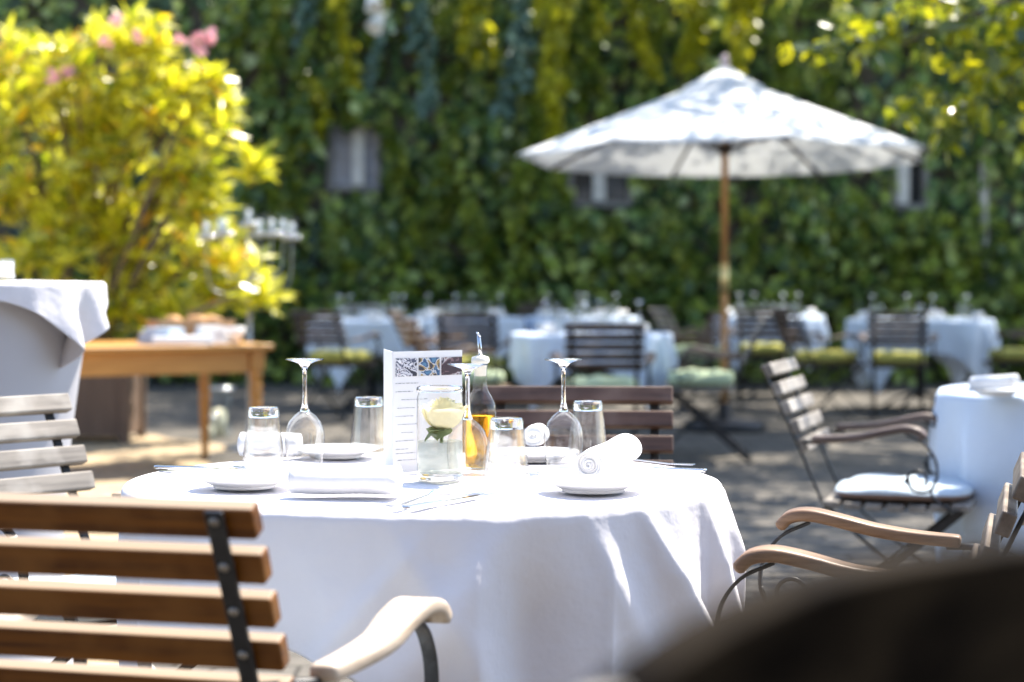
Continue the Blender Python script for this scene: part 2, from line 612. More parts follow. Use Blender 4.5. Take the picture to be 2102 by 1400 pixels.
# ------------------------------------------------------------------ ground
mb = MB()
mb.add([(-60, -40, 0), (60, -40, 0), (60, 80, 0), (-60, 80, 0)], [(0, 1, 2, 3)])
tag(mb.build("ground", mat_ground()), kind='structure')
mb = MB()                                   # strip of sandy gravel on the left
pts = []
for i in range(25):
    y = 5.2 + i * 0.36
    pts.append((-0.75 - 0.35 * math.sin(i * 0.5) - 0.12 * math.sin(i * 1.7) - (0.16 * max(0, i - 12)), y, 0.004))
rows = [[(x, y, z) for (x, y, z) in pts], [(-12, y, z) for (x, y, z) in pts]]
mb.grid(rows, smooth=False)
tag(mb.build("gravel_path", mat_sand()), kind='structure')


mb = MB()
mb.box((0, -6.5, 3.5), (30, .6, 7.0))  # unseen wall, added behind the camera to hold back front light
tag(mb.build("added_shade_wall", M['wall']), kind='structure')

# ------------------------------------------------------------------ foliage meshes
TEMPL = {
    'ivy': ([(0, 0, 0), (-.5, .32, .1), (-.33, .8, .06), (0, 1.05, -.08), (.33, .8, .06), (.5, .32, .1)], [(0, 3, 2, 1), (0, 5, 4, 3)]),
    'lance': ([(0, 0, 0), (-.5, .45, .08), (0, .5, 0), (.5, .45, .08), (0, 1, -.1)], [(0, 2, 1), (0, 3, 2), (1, 2, 4), (2, 3, 4)]),
    'oval': ([(0, 0, 0), (-.42, .3, .08), (-.36, .72, .05), (0, 1, -.06), (.36, .72, .05), (.42, .3, .08)], [(0, 3, 2, 1), (0, 5, 4, 3)]),
}


def leaf_mesh(name, P, T, NRM, length, width, templ, mat, parent=None):
    """one mesh of many leaves: positions P, tip directions T, face normals NRM (all n x 3), sizes (n)"""
    P = np.asarray(P, float)
    T = np.asarray(T, float)
    NRM = np.asarray(NRM, float)
    n = len(P)
    T /= np.linalg.norm(T, axis=1, keepdims=True) + 1e-9
    NRM = NRM - T * np.sum(NRM * T, axis=1, keepdims=True)
    NRM /= np.linalg.norm(NRM, axis=1, keepdims=True) + 1e-9
    U = np.cross(T, NRM)
    tv, tf = TEMPL[templ]
    tv = np.array(tv)
    k = len(tv)
    L = np.broadcast_to(np.asarray(length, float), (n,))[:, None, None]
    W = np.broadcast_to(np.asarray(width, float), (n,))[:, None, None]
    V = P[:, None, :] + U[:, None, :] * (tv[None, :, 0:1] * W) + T[:, None, :] * (tv[None, :, 1:2] * L) + NRM[:, None, :] * (tv[None, :, 2:3] * W)
    V = V.reshape(-1, 3)
    me = bpy.data.meshes.new(name)
    loops = []
    starts = []
    q = 0
    for f in tf:
        starts.append(q)
        loops += list(f)
        q += len(f)
    loops = np.array(loops)
    starts = np.array(starts)
    LI = (loops[None, :] + (np.arange(n) * k)[:, None]).ravel()
    ST = (starts[None, :] + (np.arange(n) * q)[:, None]).ravel()
    me.vertices.add(len(V))
    me.vertices.foreach_set("co", V.ravel())
    me.loops.add(len(LI))
    me.loops.foreach_set("vertex_index", LI.astype(np.int32))
    me.polygons.add(len(ST))
    me.polygons.foreach_set("loop_start", ST.astype(np.int32))
    me.update(calc_edges=True)
    me.validate()
    return link_mesh(name, me, mat, parent)


def rnd_unit(n):
    v = RNG.normal(size=(n, 3))
    return v / np.linalg.norm(v, axis=1, keepdims=True)


# ------------------------------------------------------------------ ivy covered wall
WY = 21.0
mb = MB()
mb.box((0, WY + 0.3, 2.18), (26, 0.6, 4.36))
wall = mb.build("building_wall", M['wall'])
tag(wall, "dark courtyard wall of a building, almost wholly hidden under ivy", "wall")


def window(px0, px1, py0, py1, panes, label, mullion_px, curtain=False):
    a = at(px0, py1, WY - 0.05)
    b = at(px1, py0, WY - 0.05)
    w = thing("window", label, "window", (0, 0, 0))
    cx, cz = (a.x + b.x) / 2, (a.z + b.z) / 2
    ww, hh = b.x - a.x, b.z - a.z
    f = MB()
    for s in (-1, 1):
        f.box((cx + s * (ww / 2 - .03), WY - .06, cz), (.06, .09, hh))
    for s in (-1, 1):
        f.box((cx, WY - .06, cz + s * (hh / 2 - .03)), (ww - .122, .085, .06))
    f.build("window_frame", M['frame_grey'], w, 0.004)
    mm = MB()
    mx_ = at(mullion_px, 300, WY).x
    mm.box((mx_, WY - .075, cz), (.13, .11, hh - .124))
    mm.build("mullion", M['frame_white'], w, 0.006)
    p = MB()
    p.box((cx, WY - .03, cz), (ww - .124, .02, hh - .124))
    p.build("pane", M['curtain'] if curtain else M['pane'], w)
    return (a.x + .02, b.x - .02, a.z + .03, b.z)


RECTS = [
    window(672, 782, 252, 392, 2, "small white-framed window with grey panes in the ivy, behind the candelabra side", 737, True),
    window(1165, 1300, 330, 425, 2, "dark window with a white centre post just under the parasol's left half", 1229),
    window(1828, 1905, 290, 430, 2, "narrow dark window beneath the right tip of the parasol", 1850),
]
mb = MB()
pp = at(2018, 500, WY - 0.1)
mb.tube([(pp.x, WY - 0.12, z) for z in (0.0, 0.9, 2.0, 2.4, 4.7)], 0.045, 10)
for z in (1.2, 3.0):
    mb.tube([(pp.x, WY - 0.12, z - .02), (pp.x, WY - 0.12, z + .02)], 0.055, 10)
tag(mb.build("drainpipe", M['pipe']), "pale vertical drainpipe half swallowed by ivy at the wall", "drainpipe")

# white lamp on the wall
lp = at(772, 42, 20.2)
lamp = thing("wall_lamp", "small white twin wall lamp poking out of the ivy", "lamp", lp)
mb = MB()
mb.tube([(0, 0.8, 0.12), (0, 0.3, 0.14), (0.0, 0.05, 0.12)], 0.018)
mb.build("bracket", M['lamp_white'], lamp)
for dx, dz, an in ((0.02, -0.01, 25), (-0.03, 0.2, -10)):
    mb = MB()
    rot = Matrix.Rotation(R(an), 3, 'Y') @ Matrix.Rotation(R(150), 3, 'X')
    mb.lathe([(0.0, -0.09), (0.04, -0.085), (0.055, -0.04), (0.085, 0.06), (0.095, 0.1), (0.085, 0.1), (0.05, -0.02), (0.0, -0.05)], 20, (dx, 0, dz), rot=rot)
    mb.build("lamp_head", M['lamp_white'], lamp)


def inrect(x, z, m=0.0):
    for a, b, c, d in RECTS:
        if a - m < x < b + m and c - m < z < d + m:
            return True
    return False


def bump_field(x, z):
    return (0.16 + 0.10 * np.sin(x * 1.9 + 0.7 * np.sin(z * 1.3)) + 0.08 * np.sin(x * 4.3 + z * 0.9 + 1.2) + 0.05 * np.sin(x * 9.1 - z * 2.1)
            + 0.06 * np.sin(z * 3.1 + x * 1.1))


ivy = thing("climbing_ivy", "dense dark green ivy hanging in curtains over the whole courtyard wall", "ivy", (0, WY, 0))
n = 17000
x = RNG.uniform(-9, 9, n)
z = RNG.uniform(0.9, 4.6, n)
# patchy density: clumps and dark gaps between them
dens = 0.5 + 0.5 * np.sin(x * 3.3 + np.sin(z * 1.7) * 1.4) * np.sin(z * 1.6 + x * 0.8)
keep = RNG.uniform(0, 1, n) < 0.35 + 0.65 * dens
keep &= ~np.array([inrect(a, b, 0.02) for a, b in zip(x, z)])
x, z = x[keep], z[keep]
d = np.clip(bump_field(x, z), 0.03, 0.6) * RNG.uniform(0.3, 1.1, len(x)) + 0.02
P = np.stack([x, -d, z], 1)
nn = len(x)
T = np.stack([RNG.normal(0, .45, nn), -0.25 + RNG.normal(0, .3, nn), -1 + RNG.normal(0, .35, nn)], 1)
NR = np.stack([RNG.normal(0.1, .6, nn), -.9 + RNG.normal(0, .35, nn), 0.75 + RNG.normal(0, .5, nn)], 1)
sz = RNG.uniform(0.09, 0.19, nn)
leaf_mesh("foliage", P, T, NR, sz, sz * 0.95, 'ivy', M['ivy'], ivy)


def strand(xc, ztop, zlen, off, rad, mat, seed):
    g = np.random.default_rng(seed)
    rad *= .72
    m_ = int(zlen * 95 * (rad / 0.07))
    t = g.uniform(0, 1, m_) ** 0.9
    sway = 0.09 * np.sin(t * 3 + seed) + 0.12 * np.clip(t - 0.75, 0, 1) * 4 * math.sin(seed * 1.7)
    r_ = rad * (1.0 - 0.62 * t) * (1 + .45 * np.sin(t * zlen * 9 + seed * 2.1)) + 0.02
    ph = g.uniform(0, 6.283, m_)
    rr = r_ * np.sqrt(g.uniform(0, 1, m_))
    X = xc + sway + rr * np.cos(ph)
    Y = -(off * (1 - 0.25 * t)) + rr * np.sin(ph) * 0.8
    Z = ztop - t * zlen + g.normal(0, .02, m_)
    ok = ~np.array([inrect(a, b, 0.0) for a, b in zip(X, Z)])
    X, Y, Z = X[ok], Y[ok], Z[ok]
    m_ = len(X)
    P = np.stack([X, Y, Z], 1)
    T = np.stack([g.normal(0, .5, m_), g.normal(-.2, .4, m_), g.normal(-.8, .35, m_)], 1)
    NR = np.stack([g.normal(0.1, .6, m_), g.normal(-.7, .5, m_), g.normal(.6, .4, m_)], 1)
    s_ = g.uniform(0.07, 0.15, m_)
    leaf_mesh("hanging_vine", P, T, NR, s_, s_ * 0.85, 'ivy', mat, ivy)


# (px of the strand, py of its lower end, top py, offset from the wall, radius, kind)
strands = [
    (1118, 285, -150, 0.95, 0.16, 'vine_yel'), (1140, 150, -150, 0.8, 0.13, 'vine_yel'), (1085, 420, 180, 0.55, 0.1, 'vine_green'),
    (975, 120, -60, 0.75, 0.1, 'vine_yel'), (1005, 110, -80, 0.7, 0.08, 'vine_yel'), (870, 230, -120, 0.75, 0.13, 'vine_blue'),
    (850, 150, -100, 0.7, 0.09, 'vine_green'), (1055, 175, -120, 0.85, 0.1, 'vine_blue'), (1035, 330, 60, 0.55, 0.12, 'vine_blue'),
    (915, 430, 280, 0.6, 0.16, 'vine_green'), (940, 400, 250, 0.5, 0.12, 'vine_green'), (715, 210, -50, 0.6, 0.09, 'vine_yel'),
    (700, 280, 80, 0.5, 0.1, 'vine_green'), (640, 280, 150, 0.55, 0.1, 'vine_yel'), (620, 130, -100, 0.6, 0.12, 'vine_blue'),
    (560, 190, -80, 0.55, 0.1, 'vine_green'), (1075, 480, 330, 0.6, 0.13, 'vine_green'), (985, 495, 420, 0.6, 0.08, 'vine_green'),
    (1305, 150, -60, 0.6, 0.1, 'vine_yel'), (1410, 130, -120, 0.75, 0.17, 'vine_yel'), (1530, 150, -120, 0.8, 0.15, 'vine_yel'),
    (1520, 60, -120, 0.9, 0.12, 'vine_yel'), (1235, 190, -60, 0.5, 0.13, 'vine_green'), (1350, 90, -100, 0.5, 0.12, 'vine_green'),
    (1180, 260, 60, 0.5, 0.1, 'vine_green'), (1600, 240, -40, 0.5, 0.13, 'vine_green'), (1700, 210, -80, 0.45, 0.12, 'vine_green'),
    (770, 180, 20, 0.55, 0.08, 'vine_blue'), (930, 480, 300, 0.5, 0.12, 'vine_green'), (820, 420, 300, 0.45, 0.12, 'vine_green'),
    (600, 420, 250, 0.45, 0.12, 'vine_green'), (560, 500, 330, 0.5, 0.12, 'vine_green'), (1650, 520, 380, 0.45, 0.12, 'vine_green'),
    (1760, 560, 420, 0.4, 0.12, 'vine_green'), (1250, 560, 440, 0.5, 0.1, 'vine_green'), (1560, 540, 400, 0.5, 0.1, 'vine_green'),
    (1150, 420, 330, 0.5, 0.09, 'vine_green'), (660, 80, -150, 0.6, 0.14, 'vine_green'), (760, 90, -150, 0.55, 0.12, 'vine_green'),
    (925, 60, -150, 0.7, 0.12, 'vine_green'), (1460, 60, -150, 0.65, 0.12, 'vine_green'), (1240, 60, -150, 0.6, 0.12, 'vine_yel'),
    (500, 80, -150, 0.5, 0.12, 'vine_green'), (1920, 560, 430, 0.4, 0.13, 'vine_green'), (1980, 620, 500, 0.4, 0.13, 'vine_green'),
    (1830, 600, 480, 0.45, 0.12, 'vine_green'), (840, 540, 420, 0.55, 0.1, 'vine_green'), (1010, 560, 470, 0.55, 0.1, 'vine_green'),
    (700, 540, 460, 0.5, 0.12, 'vine_green'), (1390, 560, 430, 0.5, 0.12, 'vine_green'),
]
for i, (px, pyb, pyt, off, rad, kind) in enumerate(strands):
    a = at(px, max(pyt, -110), WY - off)
    b = at(px, pyb, WY - off)
    strand(a.x, a.z, a.z - b.z, off, rad, M[kind], 31 + i)
for i in range(46):                      # smaller trailing shoots between them
    a = at(RNG.uniform(480, 1800), RNG.uniform(-60, 430), WY - .5)
    strand(a.x, a.z, RNG.uniform(.25, .8), RNG.uniform(.3, .7), RNG.uniform(.05, .1), M[['vine_green', 'ivy', 'ivy', 'ivy_low'][i % 4]], 400 + i)
for i in range(16):                      # strands beyond the picture's sides
    s = -1 if i % 2 else 1
    strand(s * RNG.uniform(5.6, 8.8), RNG.uniform(2.6, 4.7), RNG.uniform(.7, 1.8), RNG.uniform(.3, .7), RNG.uniform(.09, .16),
           M[['vine_green', 'vine_yel', 'vine_blue'][i % 3]], 200 + i)

# shrubs along the wall's foot
hedge = thing("hedge", "leafy dark green hedge along the foot of the ivy wall, behind the laid tables", "hedge", (0, WY, 0))
n = 9500
x = RNG.uniform(-9, 9, n)
z = RNG.uniform(0.05, 2.1, n)
top = 1.55 + 0.35 * np.sin(x * 1.7 + 1) + 0.18 * np.sin(x * 4.1)
keep = (z < top) & ~np.array([inrect(a, b, 0.03) for a, b in zip(x, z)])
x, z, top = x[keep], z[keep], top[keep]
dep = (0.42 + 0.14 * np.sin(x * 3.1) + 0.12 * np.sin(x * 6.7 + z * 3) + 0.08 * np.sin(z * 7 + x * 2)) * np.sqrt(np.clip(1 - (z / (top + .15)) ** 3, 0, 1))
d = dep * np.sqrt(RNG.uniform(0.15, 1.1, len(x))) + 0.12
nn = len(x)
P = np.stack([x, -d, z], 1)
T = np.stack([RNG.normal(0, .6, nn), RNG.normal(-.45, .4, nn), RNG.normal(-.3, .6, nn)], 1)
NR = np.stack([RNG.normal(0, .6, nn), RNG.normal(-.7, .4, nn), RNG.normal(.6, .4, nn)], 1)
sz = RNG.uniform(0.09, 0.2, nn)
leaf_mesh("foliage", P, T, NR, sz, sz * 0.8, 'oval', M['ivy_low'], hedge)
mb = MB()
for i in range(40):
    xx = -8.8 + i * 0.45 + random.uniform(-.1, .1)
    mb.tube([(xx, -.2, 0), (xx + random.uniform(-.1, .1), -.22, .6), (xx + random.uniform(-.2, .2), -.2, 1.2)], [.02, .014, .006], 5)
mb.build("stems", M['stem'], hedge)

# ------------------------------------------------------------------ oleander in a tub
OY = 13.4
ole = thing("oleander_bush", "big sunlit yellow-green oleander bush with pink blossoms, growing from a wooden tub", "bush", (at(185, 890, OY).x, OY, 0))
obx = ole.location.x
lobes = [(230, 150, 215, 140), (330, 270, 175, 150), (90, 320, 190, 190), (350, 470, 190, 130), (465, 578, 95, 70), (130, 530, 190, 130),
         (518, 318, 34, 34), (320, 620, 190, 60), (543, 618, 42, 36), (60, 130, 110, 90), (270, 60, 100, 60), (430, 200, 75, 85), (440, 400, 60, 60),
         (500, 545, 70, 36)]
tips = []
for (px, py, rx, ry) in lobes:
    c = at(px, py, OY + random.uniform(-.15, .15) - (.95 if px > 469 else 0))
    c = Vector((c.x - obx, c.y - OY, c.z))
    sx, sz_ = .84 * rx / FPX * OY, .88 * ry / FPX * OY
    k = max(4, int(rx * ry / 620))
    for i in range(k):
        v = Vector(rnd_unit(1)[0])
        rr = random.uniform(0.45, 1.0) ** 0.6
        p = c + Vector((v.x * sx * rr, v.y * min(sx, .5) * 0.65 * rr, v.z * sz_ * rr))
        if p.z > 0.62:
            tips.append((p, v))
PP, TT, NN_, LL = [], [], [], []
for p, v in tips:
    ax = (Vector((v.x * .7, v.y * .7, v.z * .4 + .75)) + Vector(rnd_unit(1)[0]) * .35).normalized()
    a1 = ax.orthogonal().normalized()
    a2 = ax.cross(a1)
    k = random.randint(12, 18)
    for i in range(k):
        an = i * 2.399
        up_ = random.uniform(-0.15, 1.1)
        dr = (a1 * math.cos(an) + a2 * math.sin(an)) + ax * up_
        base = p - ax * random.uniform(0, .13)
        PP.append(base)
        TT.append(dr)
        NN_.append(ax * .5 + Vector((.3, -.38, .6)) + Vector(rnd_unit(1)[0]) * .75)
        LL.append(random.uniform(.13, .22))
LL = np.array(LL)
leaf_mesh("foliage", [tuple(p) for p in PP], [tuple(p) for p in TT], [tuple(p) for p in NN_], LL, LL * 0.27, 'lance', M['oleander'], ole)
mb = MB()
for i in range(16):
    an = i * 2.4
    b0 = Vector((math.cos(an) * .12, math.sin(an) * .12, .6))
    tp = random.choice(tips)[0]
    mid = b0.lerp(tp, .5) + Vector((random.uniform(-.1, .1), random.uniform(-.1, .1), .12))
    mb.tube(catmull([b0, mid, tp], 5), [.03 - .0022 * k for k in range(11)], 6)
for p, v in random.sample(tips, 90):
    q = Vector((p.x * .6, p.y * .5, p.z * .75 + .1))
    mb.tube([q, q.lerp(p, .55) + Vector((0, 0, .03)), p], [.012, .008, .004], 5)
mb.build("branches", M['stem'], ole)
for (px, py) in [(435, 75), (400, 80), (365, 82), (285, 75), (215, 88), (235, 40), (140, 148), (105, 158), (410, 100), (432, 70)]:
    c = at(px, py, OY - .35)
    c = Vector((c.x - obx, c.y - OY, c.z))
    mb = MB()
    for f in range(6):
        fc = c + Vector(rnd_unit(1)[0]) * .035
        ax = (Vector(rnd_unit(1)[0]) + Vector((.2, -.7, .6))).normalized()
        a1 = ax.orthogonal().normalized()
        a2 = ax.cross(a1)
        for k in range(5):
            an = k * 1.2566
            d1 = a1 * math.cos(an) + a2 * math.sin(an)
            d2 = a1 * -math.sin(an) + a2 * math.cos(an)
            mb.add([fc, fc + d1 * .016 + d2 * .012 + ax * .006, fc + d1 * .032 + ax * .004, fc + d1 * .016 - d2 * .012 + ax * .006], [(0, 1, 2, 3)], True)
    mb.build("blossom_cluster", M['pink'], ole)
tub = thing("wooden_tub", "old brown square wooden plant tub standing under the oleander", "plant tub", (obx, OY, 0))
mb = MB()
for s in (-1, 1):
    mb.box((s * .28, 0, .33), (.03, .53, .56))
    mb.box((0, s * .28, .33), (.59, .03, .56))
mb.build("sides", M['tub'], tub, .004)
for sx in (-1, 1):
    for sy in (-1, 1):
        mb = MB()
        mb.box((sx * .29, sy * .29, .32), (.06, .06, .64))
        mb.build("corner_post", M['tub'], tub, .005)
mb = MB()
mb.box((0, 0, .56), (.53, .53, .04))
mb.build("soil", mat_plain("soil", (.04, .03, .02), .95), tub)


# ------------------------------------------------------------------ tree on the right
tree = thing("broadleaf_tree", "broadleaf tree whose leafy branch hangs in at the upper right corner", "tree", (5.9, 13.4, 0))
tb = Vector((5.9, 13.4, 0))
mb = MB()
mb.tube(catmull([(0, 0, 0), (-.1, 0, 1.2), (-.15, .1, 2.6), (-.5, .2, 4.6), (-.9, .5, 7.0)], 5), [.26 - .008 * k for k in range(21)], 12)
limbs = []
for i in range(12):
    an = i * 2.4 + .3
    e = Vector((-1.5 + 2.8 * math.cos(an) * random.uniform(.5, 1), 1.2 + 4.6 * math.sin(an) * random.uniform(.5, 1), random.uniform(6.6, 8.2)))
    s0 = Vector((-.15 - .04 * i, .1, 3.2 + i * .22))
    limbs.append(e)
    mb.tube(catmull([s0, s0.lerp(e, .5) + Vector((0, 0, .5)), e], 5), [.09 - .0075 * k for k in range(11)], 7)
branch_tip = at(1850, 90, 10.6) - tb
mb.tube(catmull([Vector((-.15, .1, 2.6)), Vector((-1.4, -1.2, 3.3)), branch_tip + Vector((.9, 0, .35)), branch_tip], 6), [.07 - .0034 * k for k in range(19)], 7)
mb.build("trunk", M['bark'], tree)


def clump(c, rad, count, squash=.6, size=(.06, .1)):
    c = Vector(c)
    v = rnd_unit(count)
    rr = RNG.uniform(.2, 1, count) ** .5
    P = np.array(c)[None, :] + v * rr[:, None] * np.array([rad, rad, rad * squash])[None, :]
    T = v * .6 + np.stack([RNG.normal(0, .5, count), RNG.normal(0, .5, count), RNG.normal(-.5, .4, count)], 1)
    NR = np.stack([RNG.normal(0, .5, count), RNG.normal(0, .5, count), RNG.normal(1, .4, count)], 1)
    return P, T, NR, RNG.uniform(size[0], size[1], count)


cl = []
for (px, py, rx, ry, Y, cnt) in [(a, b, c, d, e, int(f * .5)) for (a, b, c, d, e, f) in [(2010, 40, 110, 60, 10.6, 150), (1900, 60, 90, 50, 10.8, 90), (1760, 85, 70, 40, 10.9, 70), (1690, 110, 50, 30, 10.8, 34),
                                 (1640, 100, 26, 22, 10.8, 12), (2060, 130, 80, 60, 10.3, 90), (1960, 170, 80, 45, 10.6, 70), (1900, 215, 70, 35, 10.5, 46),
                                 (2030, 230, 80, 40, 10.4, 60), (1960, 260, 50, 25, 10.4, 26), (1935, 288, 22, 18, 10.4, 8), (2090, 290, 20, 18, 10.4, 8),
                                 (2090, 40, 90, 70, 10.2, 100), (1800, 20, 120, 30, 10.9, 60), (2150, 150, 100, 110, 10.5, 150), (2230, 60, 140, 120, 10.6, 200)]]:
    c = at(px, py, Y) - tb
    cl.append(clump(c, max(rx, ry) / FPX * Y, cnt, min(1, ry / rx), (.085, .13)))
gg = np.random.default_rng(5)
ncl = 0
while ncl < 180:                          # the crown proper, above the picture
    v = gg.normal(size=3)
    v /= np.linalg.norm(v)
    r_ = gg.uniform(.25, 1) ** .5
    c = Vector((-1.1 + v[0] * 3.4 * r_, 1.0 + v[1] * 5.9 * r_, 7.6 + v[2] * 1.4 * r_))
    w = c + tb
    zmin = 1.1 + 600 / FPX * w.y + .45
    sh = w - S * ((w.z - 2.4) / S.z)
    if 1.2 < sh.x < 3.0 and 9.7 < sh.y < 11.4 and gg.uniform() < .35:
        continue
    if -.3 < sh.x < 3.2 and 12.6 < sh.y < 16 and gg.uniform() < (.74 if sh.x < .9 else .5):
        continue
    if c.z < zmin or w.y < 8.0 or w.y > 20.8:
        continue
    ncl += 1
    cl.append(clump(c, gg.uniform(.42, .75), 140, .55, (.085, .135)))
for i in range(75):                        # its far limbs, reaching over the wall's top
    c = Vector((gg.uniform(-.6, 3.0), gg.uniform(17.6, 22.0), gg.uniform(6.9, 8.4))) - tb
    cl.append(clump(c, gg.uniform(.42, .75), 120, .55, (.085, .135)))
P = np.concatenate([c[0] for c in cl])
T = np.concatenate([c[1] for c in cl])
NR = np.concatenate([c[2] for c in cl])
L = np.concatenate([c[3] for c in cl])
leaf_mesh("crown", P, T, NR, L, L * .8, 'oval', M['treeleaf'], tree)


# ------------------------------------------------------------------ folding garden chair
def back_y(z):                            # line of the back's iron bars
    return -0.20 - 0.43 * (z - .44) - .05 * max(0, z - .62)


def bar_pts():
    return [(back_y(z), z) for z in (.838, .78, .70, .62, .52, .44)]


def make_chair(mats, name="folding_armchair", lens=(.44,) * 5, arms=True, slat_h=.039, arch=False):
    """armchair facing local +y, its seat centre over the origin; wood slats on black iron"""
    wood, armw = mats
    t = thing(name, None, "chair")
    mb = MB()
    if arch:
        xs = [-.285 + .57 * i / 40 for i in range(41)]
        top = [(x_,   .868 - .047 * (abs(x_) / .165) ** 3 if abs(x_) < .215 else .868 - .104 - (abs(x_) - .215) * 1.6) for x_ in xs]
        out_ = top + [(.27, .66), (-.27, .66)]
        vs = [(x_, back_y(z_) + .006, z_) for x_, z_ in out_] + [(x_, back_y(z_) + .034, z_) for x_, z_ in out_]
        k_ = len(out_)
        mb.add(vs, [tuple(range(k_)), tuple(range(2 * k_ - 1, k_ - 1, -1))] + [(i, i + k_, (i + 1) % k_ + k_, (i + 1) % k_) for i in range(k_)])
    for i, Lh in enumerate(lens):
        if arch and i < 3: continue
        z = .826 - .0545 * i
        y = back_y(z) + .0185
        rot = Matrix.Rotation(R(24 - i * 1.5), 3, 'X')
        mb.box((0, y, z), (Lh, .025, slat_h), rot)
    mb.build("backrest", wood, t, .004, 3)
    mb = MB()
    for k in range(7):
        y = -.175 + .062 * k
        mb.box((0, y, .437 - .006 * math.sin(k / 6 * math.pi)), (.43, .05, .02))
    mb.build("seat", wood, t, .004, 2)
    for s in (-1, 1):                      # back bar running down into the front foot
        mb = MB()
        pts = [Vector((s * .178, y - .004, z)) for y, z in bar_pts()] + [Vector((s * .178, -.1, .345)), Vector((s * .178, .1, .175)), Vector((s * .178, .3, 0.0))]
        mb.sweep(pts, .022, .007, (1, 0, 0))
        o = mb.build("leg", M['iron'], t, .0015, 1)
        for i in range(len(lens)):
            z = .826 - .0545 * i
            rot = Matrix.Rotation(R(90 + 24), 3, 'X')
            bm = MB()
            bm.lathe([(0, -.002), (.006, -.001), (.0065, .001), (.004, .004), (0, .005)], 12, (s * .178, back_y(z) - .007, z), rot=rot)
            bm.build("bolt", M['bolt'], o)
    for s in (-1, 1):
        mb = MB()
        pts = [Vector((s * .195, .2, .428)), Vector((s * .195, .0, .258)), Vector((s * .195, -.3, 0))]
        mb.sweep(pts, .008, .024, (1, 0, 0))
        mb.build("leg", M['iron'], t, .0015, 1)
    for q0, q1, r_ in (((-.195, .0, .262), (.195, .0, .262), .006), ((-.165, .24, .055), (.165, .24, .055), .005), ((-.195, -.24, .052), (.195, -.24, .052), .005),
                       ((-.2, .2, .424), (.2, .2, .424), .006), ((-.2, -.19, .424), (.2, -.19, .424), .006)):
        mb = MB()
        mb.tube([q0, q1], r_, 8)
        mb.build("crossbar", M['iron'], t)
    if arms:
        for s in (-1, 1):
            mb = MB()
            x = s * .264
            path = catmull([(x - s * .02, -.225, .628), (x - s * .01, -.15, .632), (x, -.075, .641), (x, -.01, .656), (x + s * .004, .045, .666), (x + s * .008, .082, .66), (x + s * .01, .102, .64)], 4)
            k = len(path)
            mb.sweep(path, [.036 + .026 * math.sin(min(1, i / (k - 1) * 1.15) * 1.5) for i in range(k)], [.022] * (k - 1) + [.016], (1, 0, 0))
            a = mb.build("armrest", armw, t, .008, 3)
            for p in a.data.polygons: p.use_smooth = True
            mb = MB()
            pts = catmull([(x, .045, .652), (x, .098, .625), (x, .13, .58), (x, .135, .53), (x, .12, .48), (x - s * .03, .16, .44), (x - s * .06, .2, .425)], 5)
            mb.sweep(pts, .02, .006, (1, 0, 0))
            rod = MB()
            rod.tube([(x - s * .02, -.20, .618), (x - s * .03, -.24, .62), (s * .178, -.285, .62)], .006, 8)
            rod.build("arm_rod", M['iron'], t)
            o = mb.build("arm_support", M['iron'], t, .001, 1)
            mb = MB()
            ring = [(x - s * .002, .078 + .027 * math.cos(q), .52 + .027 * math.sin(q)) for q in [j * .35 - .6 for j in range(14)]]
            mb.tube(ring, .0045, 8)
            mb.tube([(x - s * .014, .078 - .027, .52), (x + s * .014, .078 - .027, .52)], .008, 8)
            mb.tube(catmull([(x, .135, .53), (x, .115, .49), (x, .07, .49), (x, .052, .515)], 4), .005, 6)
            mb.build("scroll", M['iron'], o)
    return t


P_W = {}


def set_wood(root, wood, armw):
    for ch in root.children:
        k = ch.name.split('.')[0]
        m_ = wood if k in ("backrest", "seat") else (armw if k == "armrest" else None)
        if m_:
            ch.material_slots[0].link = 'OBJECT'
            ch.material_slots[0].material = m_


def face(dx, dy):
    return math.atan2(-dx, dy)


proto = None


def chair(x, y, dx, dy, label, wood, armw, group=None, scale=1.0):
    global proto
    if proto is None:
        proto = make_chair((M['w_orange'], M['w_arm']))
        o = proto
    else:
        o = dup(proto)
    o.location = (x, y, 0)
    o.rotation_euler = (0, 0, face(dx, dy))
    o.scale = (scale,) * 3
    o['label'] = label
    if group: o['group'] = group
    elif 'group' in o.keys(): del o['group']
    set_wood(o, M[wood], M[armw])
    return o


G_main = "folding armchairs round the laid table"
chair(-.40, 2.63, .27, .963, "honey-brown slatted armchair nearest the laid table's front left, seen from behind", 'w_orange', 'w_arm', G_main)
chair(-.83, 3.92, .77, -.64, "sun-bleached grey slatted armchair beside the tall draped table", 'w_grey', 'w_arm', G_main)
chair(.13, 4.24, -.06, -1, "reddish-brown slatted chair directly behind the laid table", 'w_red', 'w_armdark', G_main)
chair(.522, 3.355, -.97, .25, "brown armchair with its two curved arms reaching toward the laid table's right", 'w_brown', 'w_armbrown', G_main)
chair(1.16, 5.94, .95, -.30, "grey-slatted armchair with a pale blue cushion, in profile at the side table", 'w_grey', 'w_armdark')

# the dark chair close to the lens: an arched back
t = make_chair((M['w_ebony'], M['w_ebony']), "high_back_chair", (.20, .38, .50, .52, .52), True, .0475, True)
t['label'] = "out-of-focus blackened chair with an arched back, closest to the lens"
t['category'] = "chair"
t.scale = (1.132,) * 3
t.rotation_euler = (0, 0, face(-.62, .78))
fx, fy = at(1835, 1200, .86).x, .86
t.location = (fx - .40 * .62, fy + .40 * .78, 0)


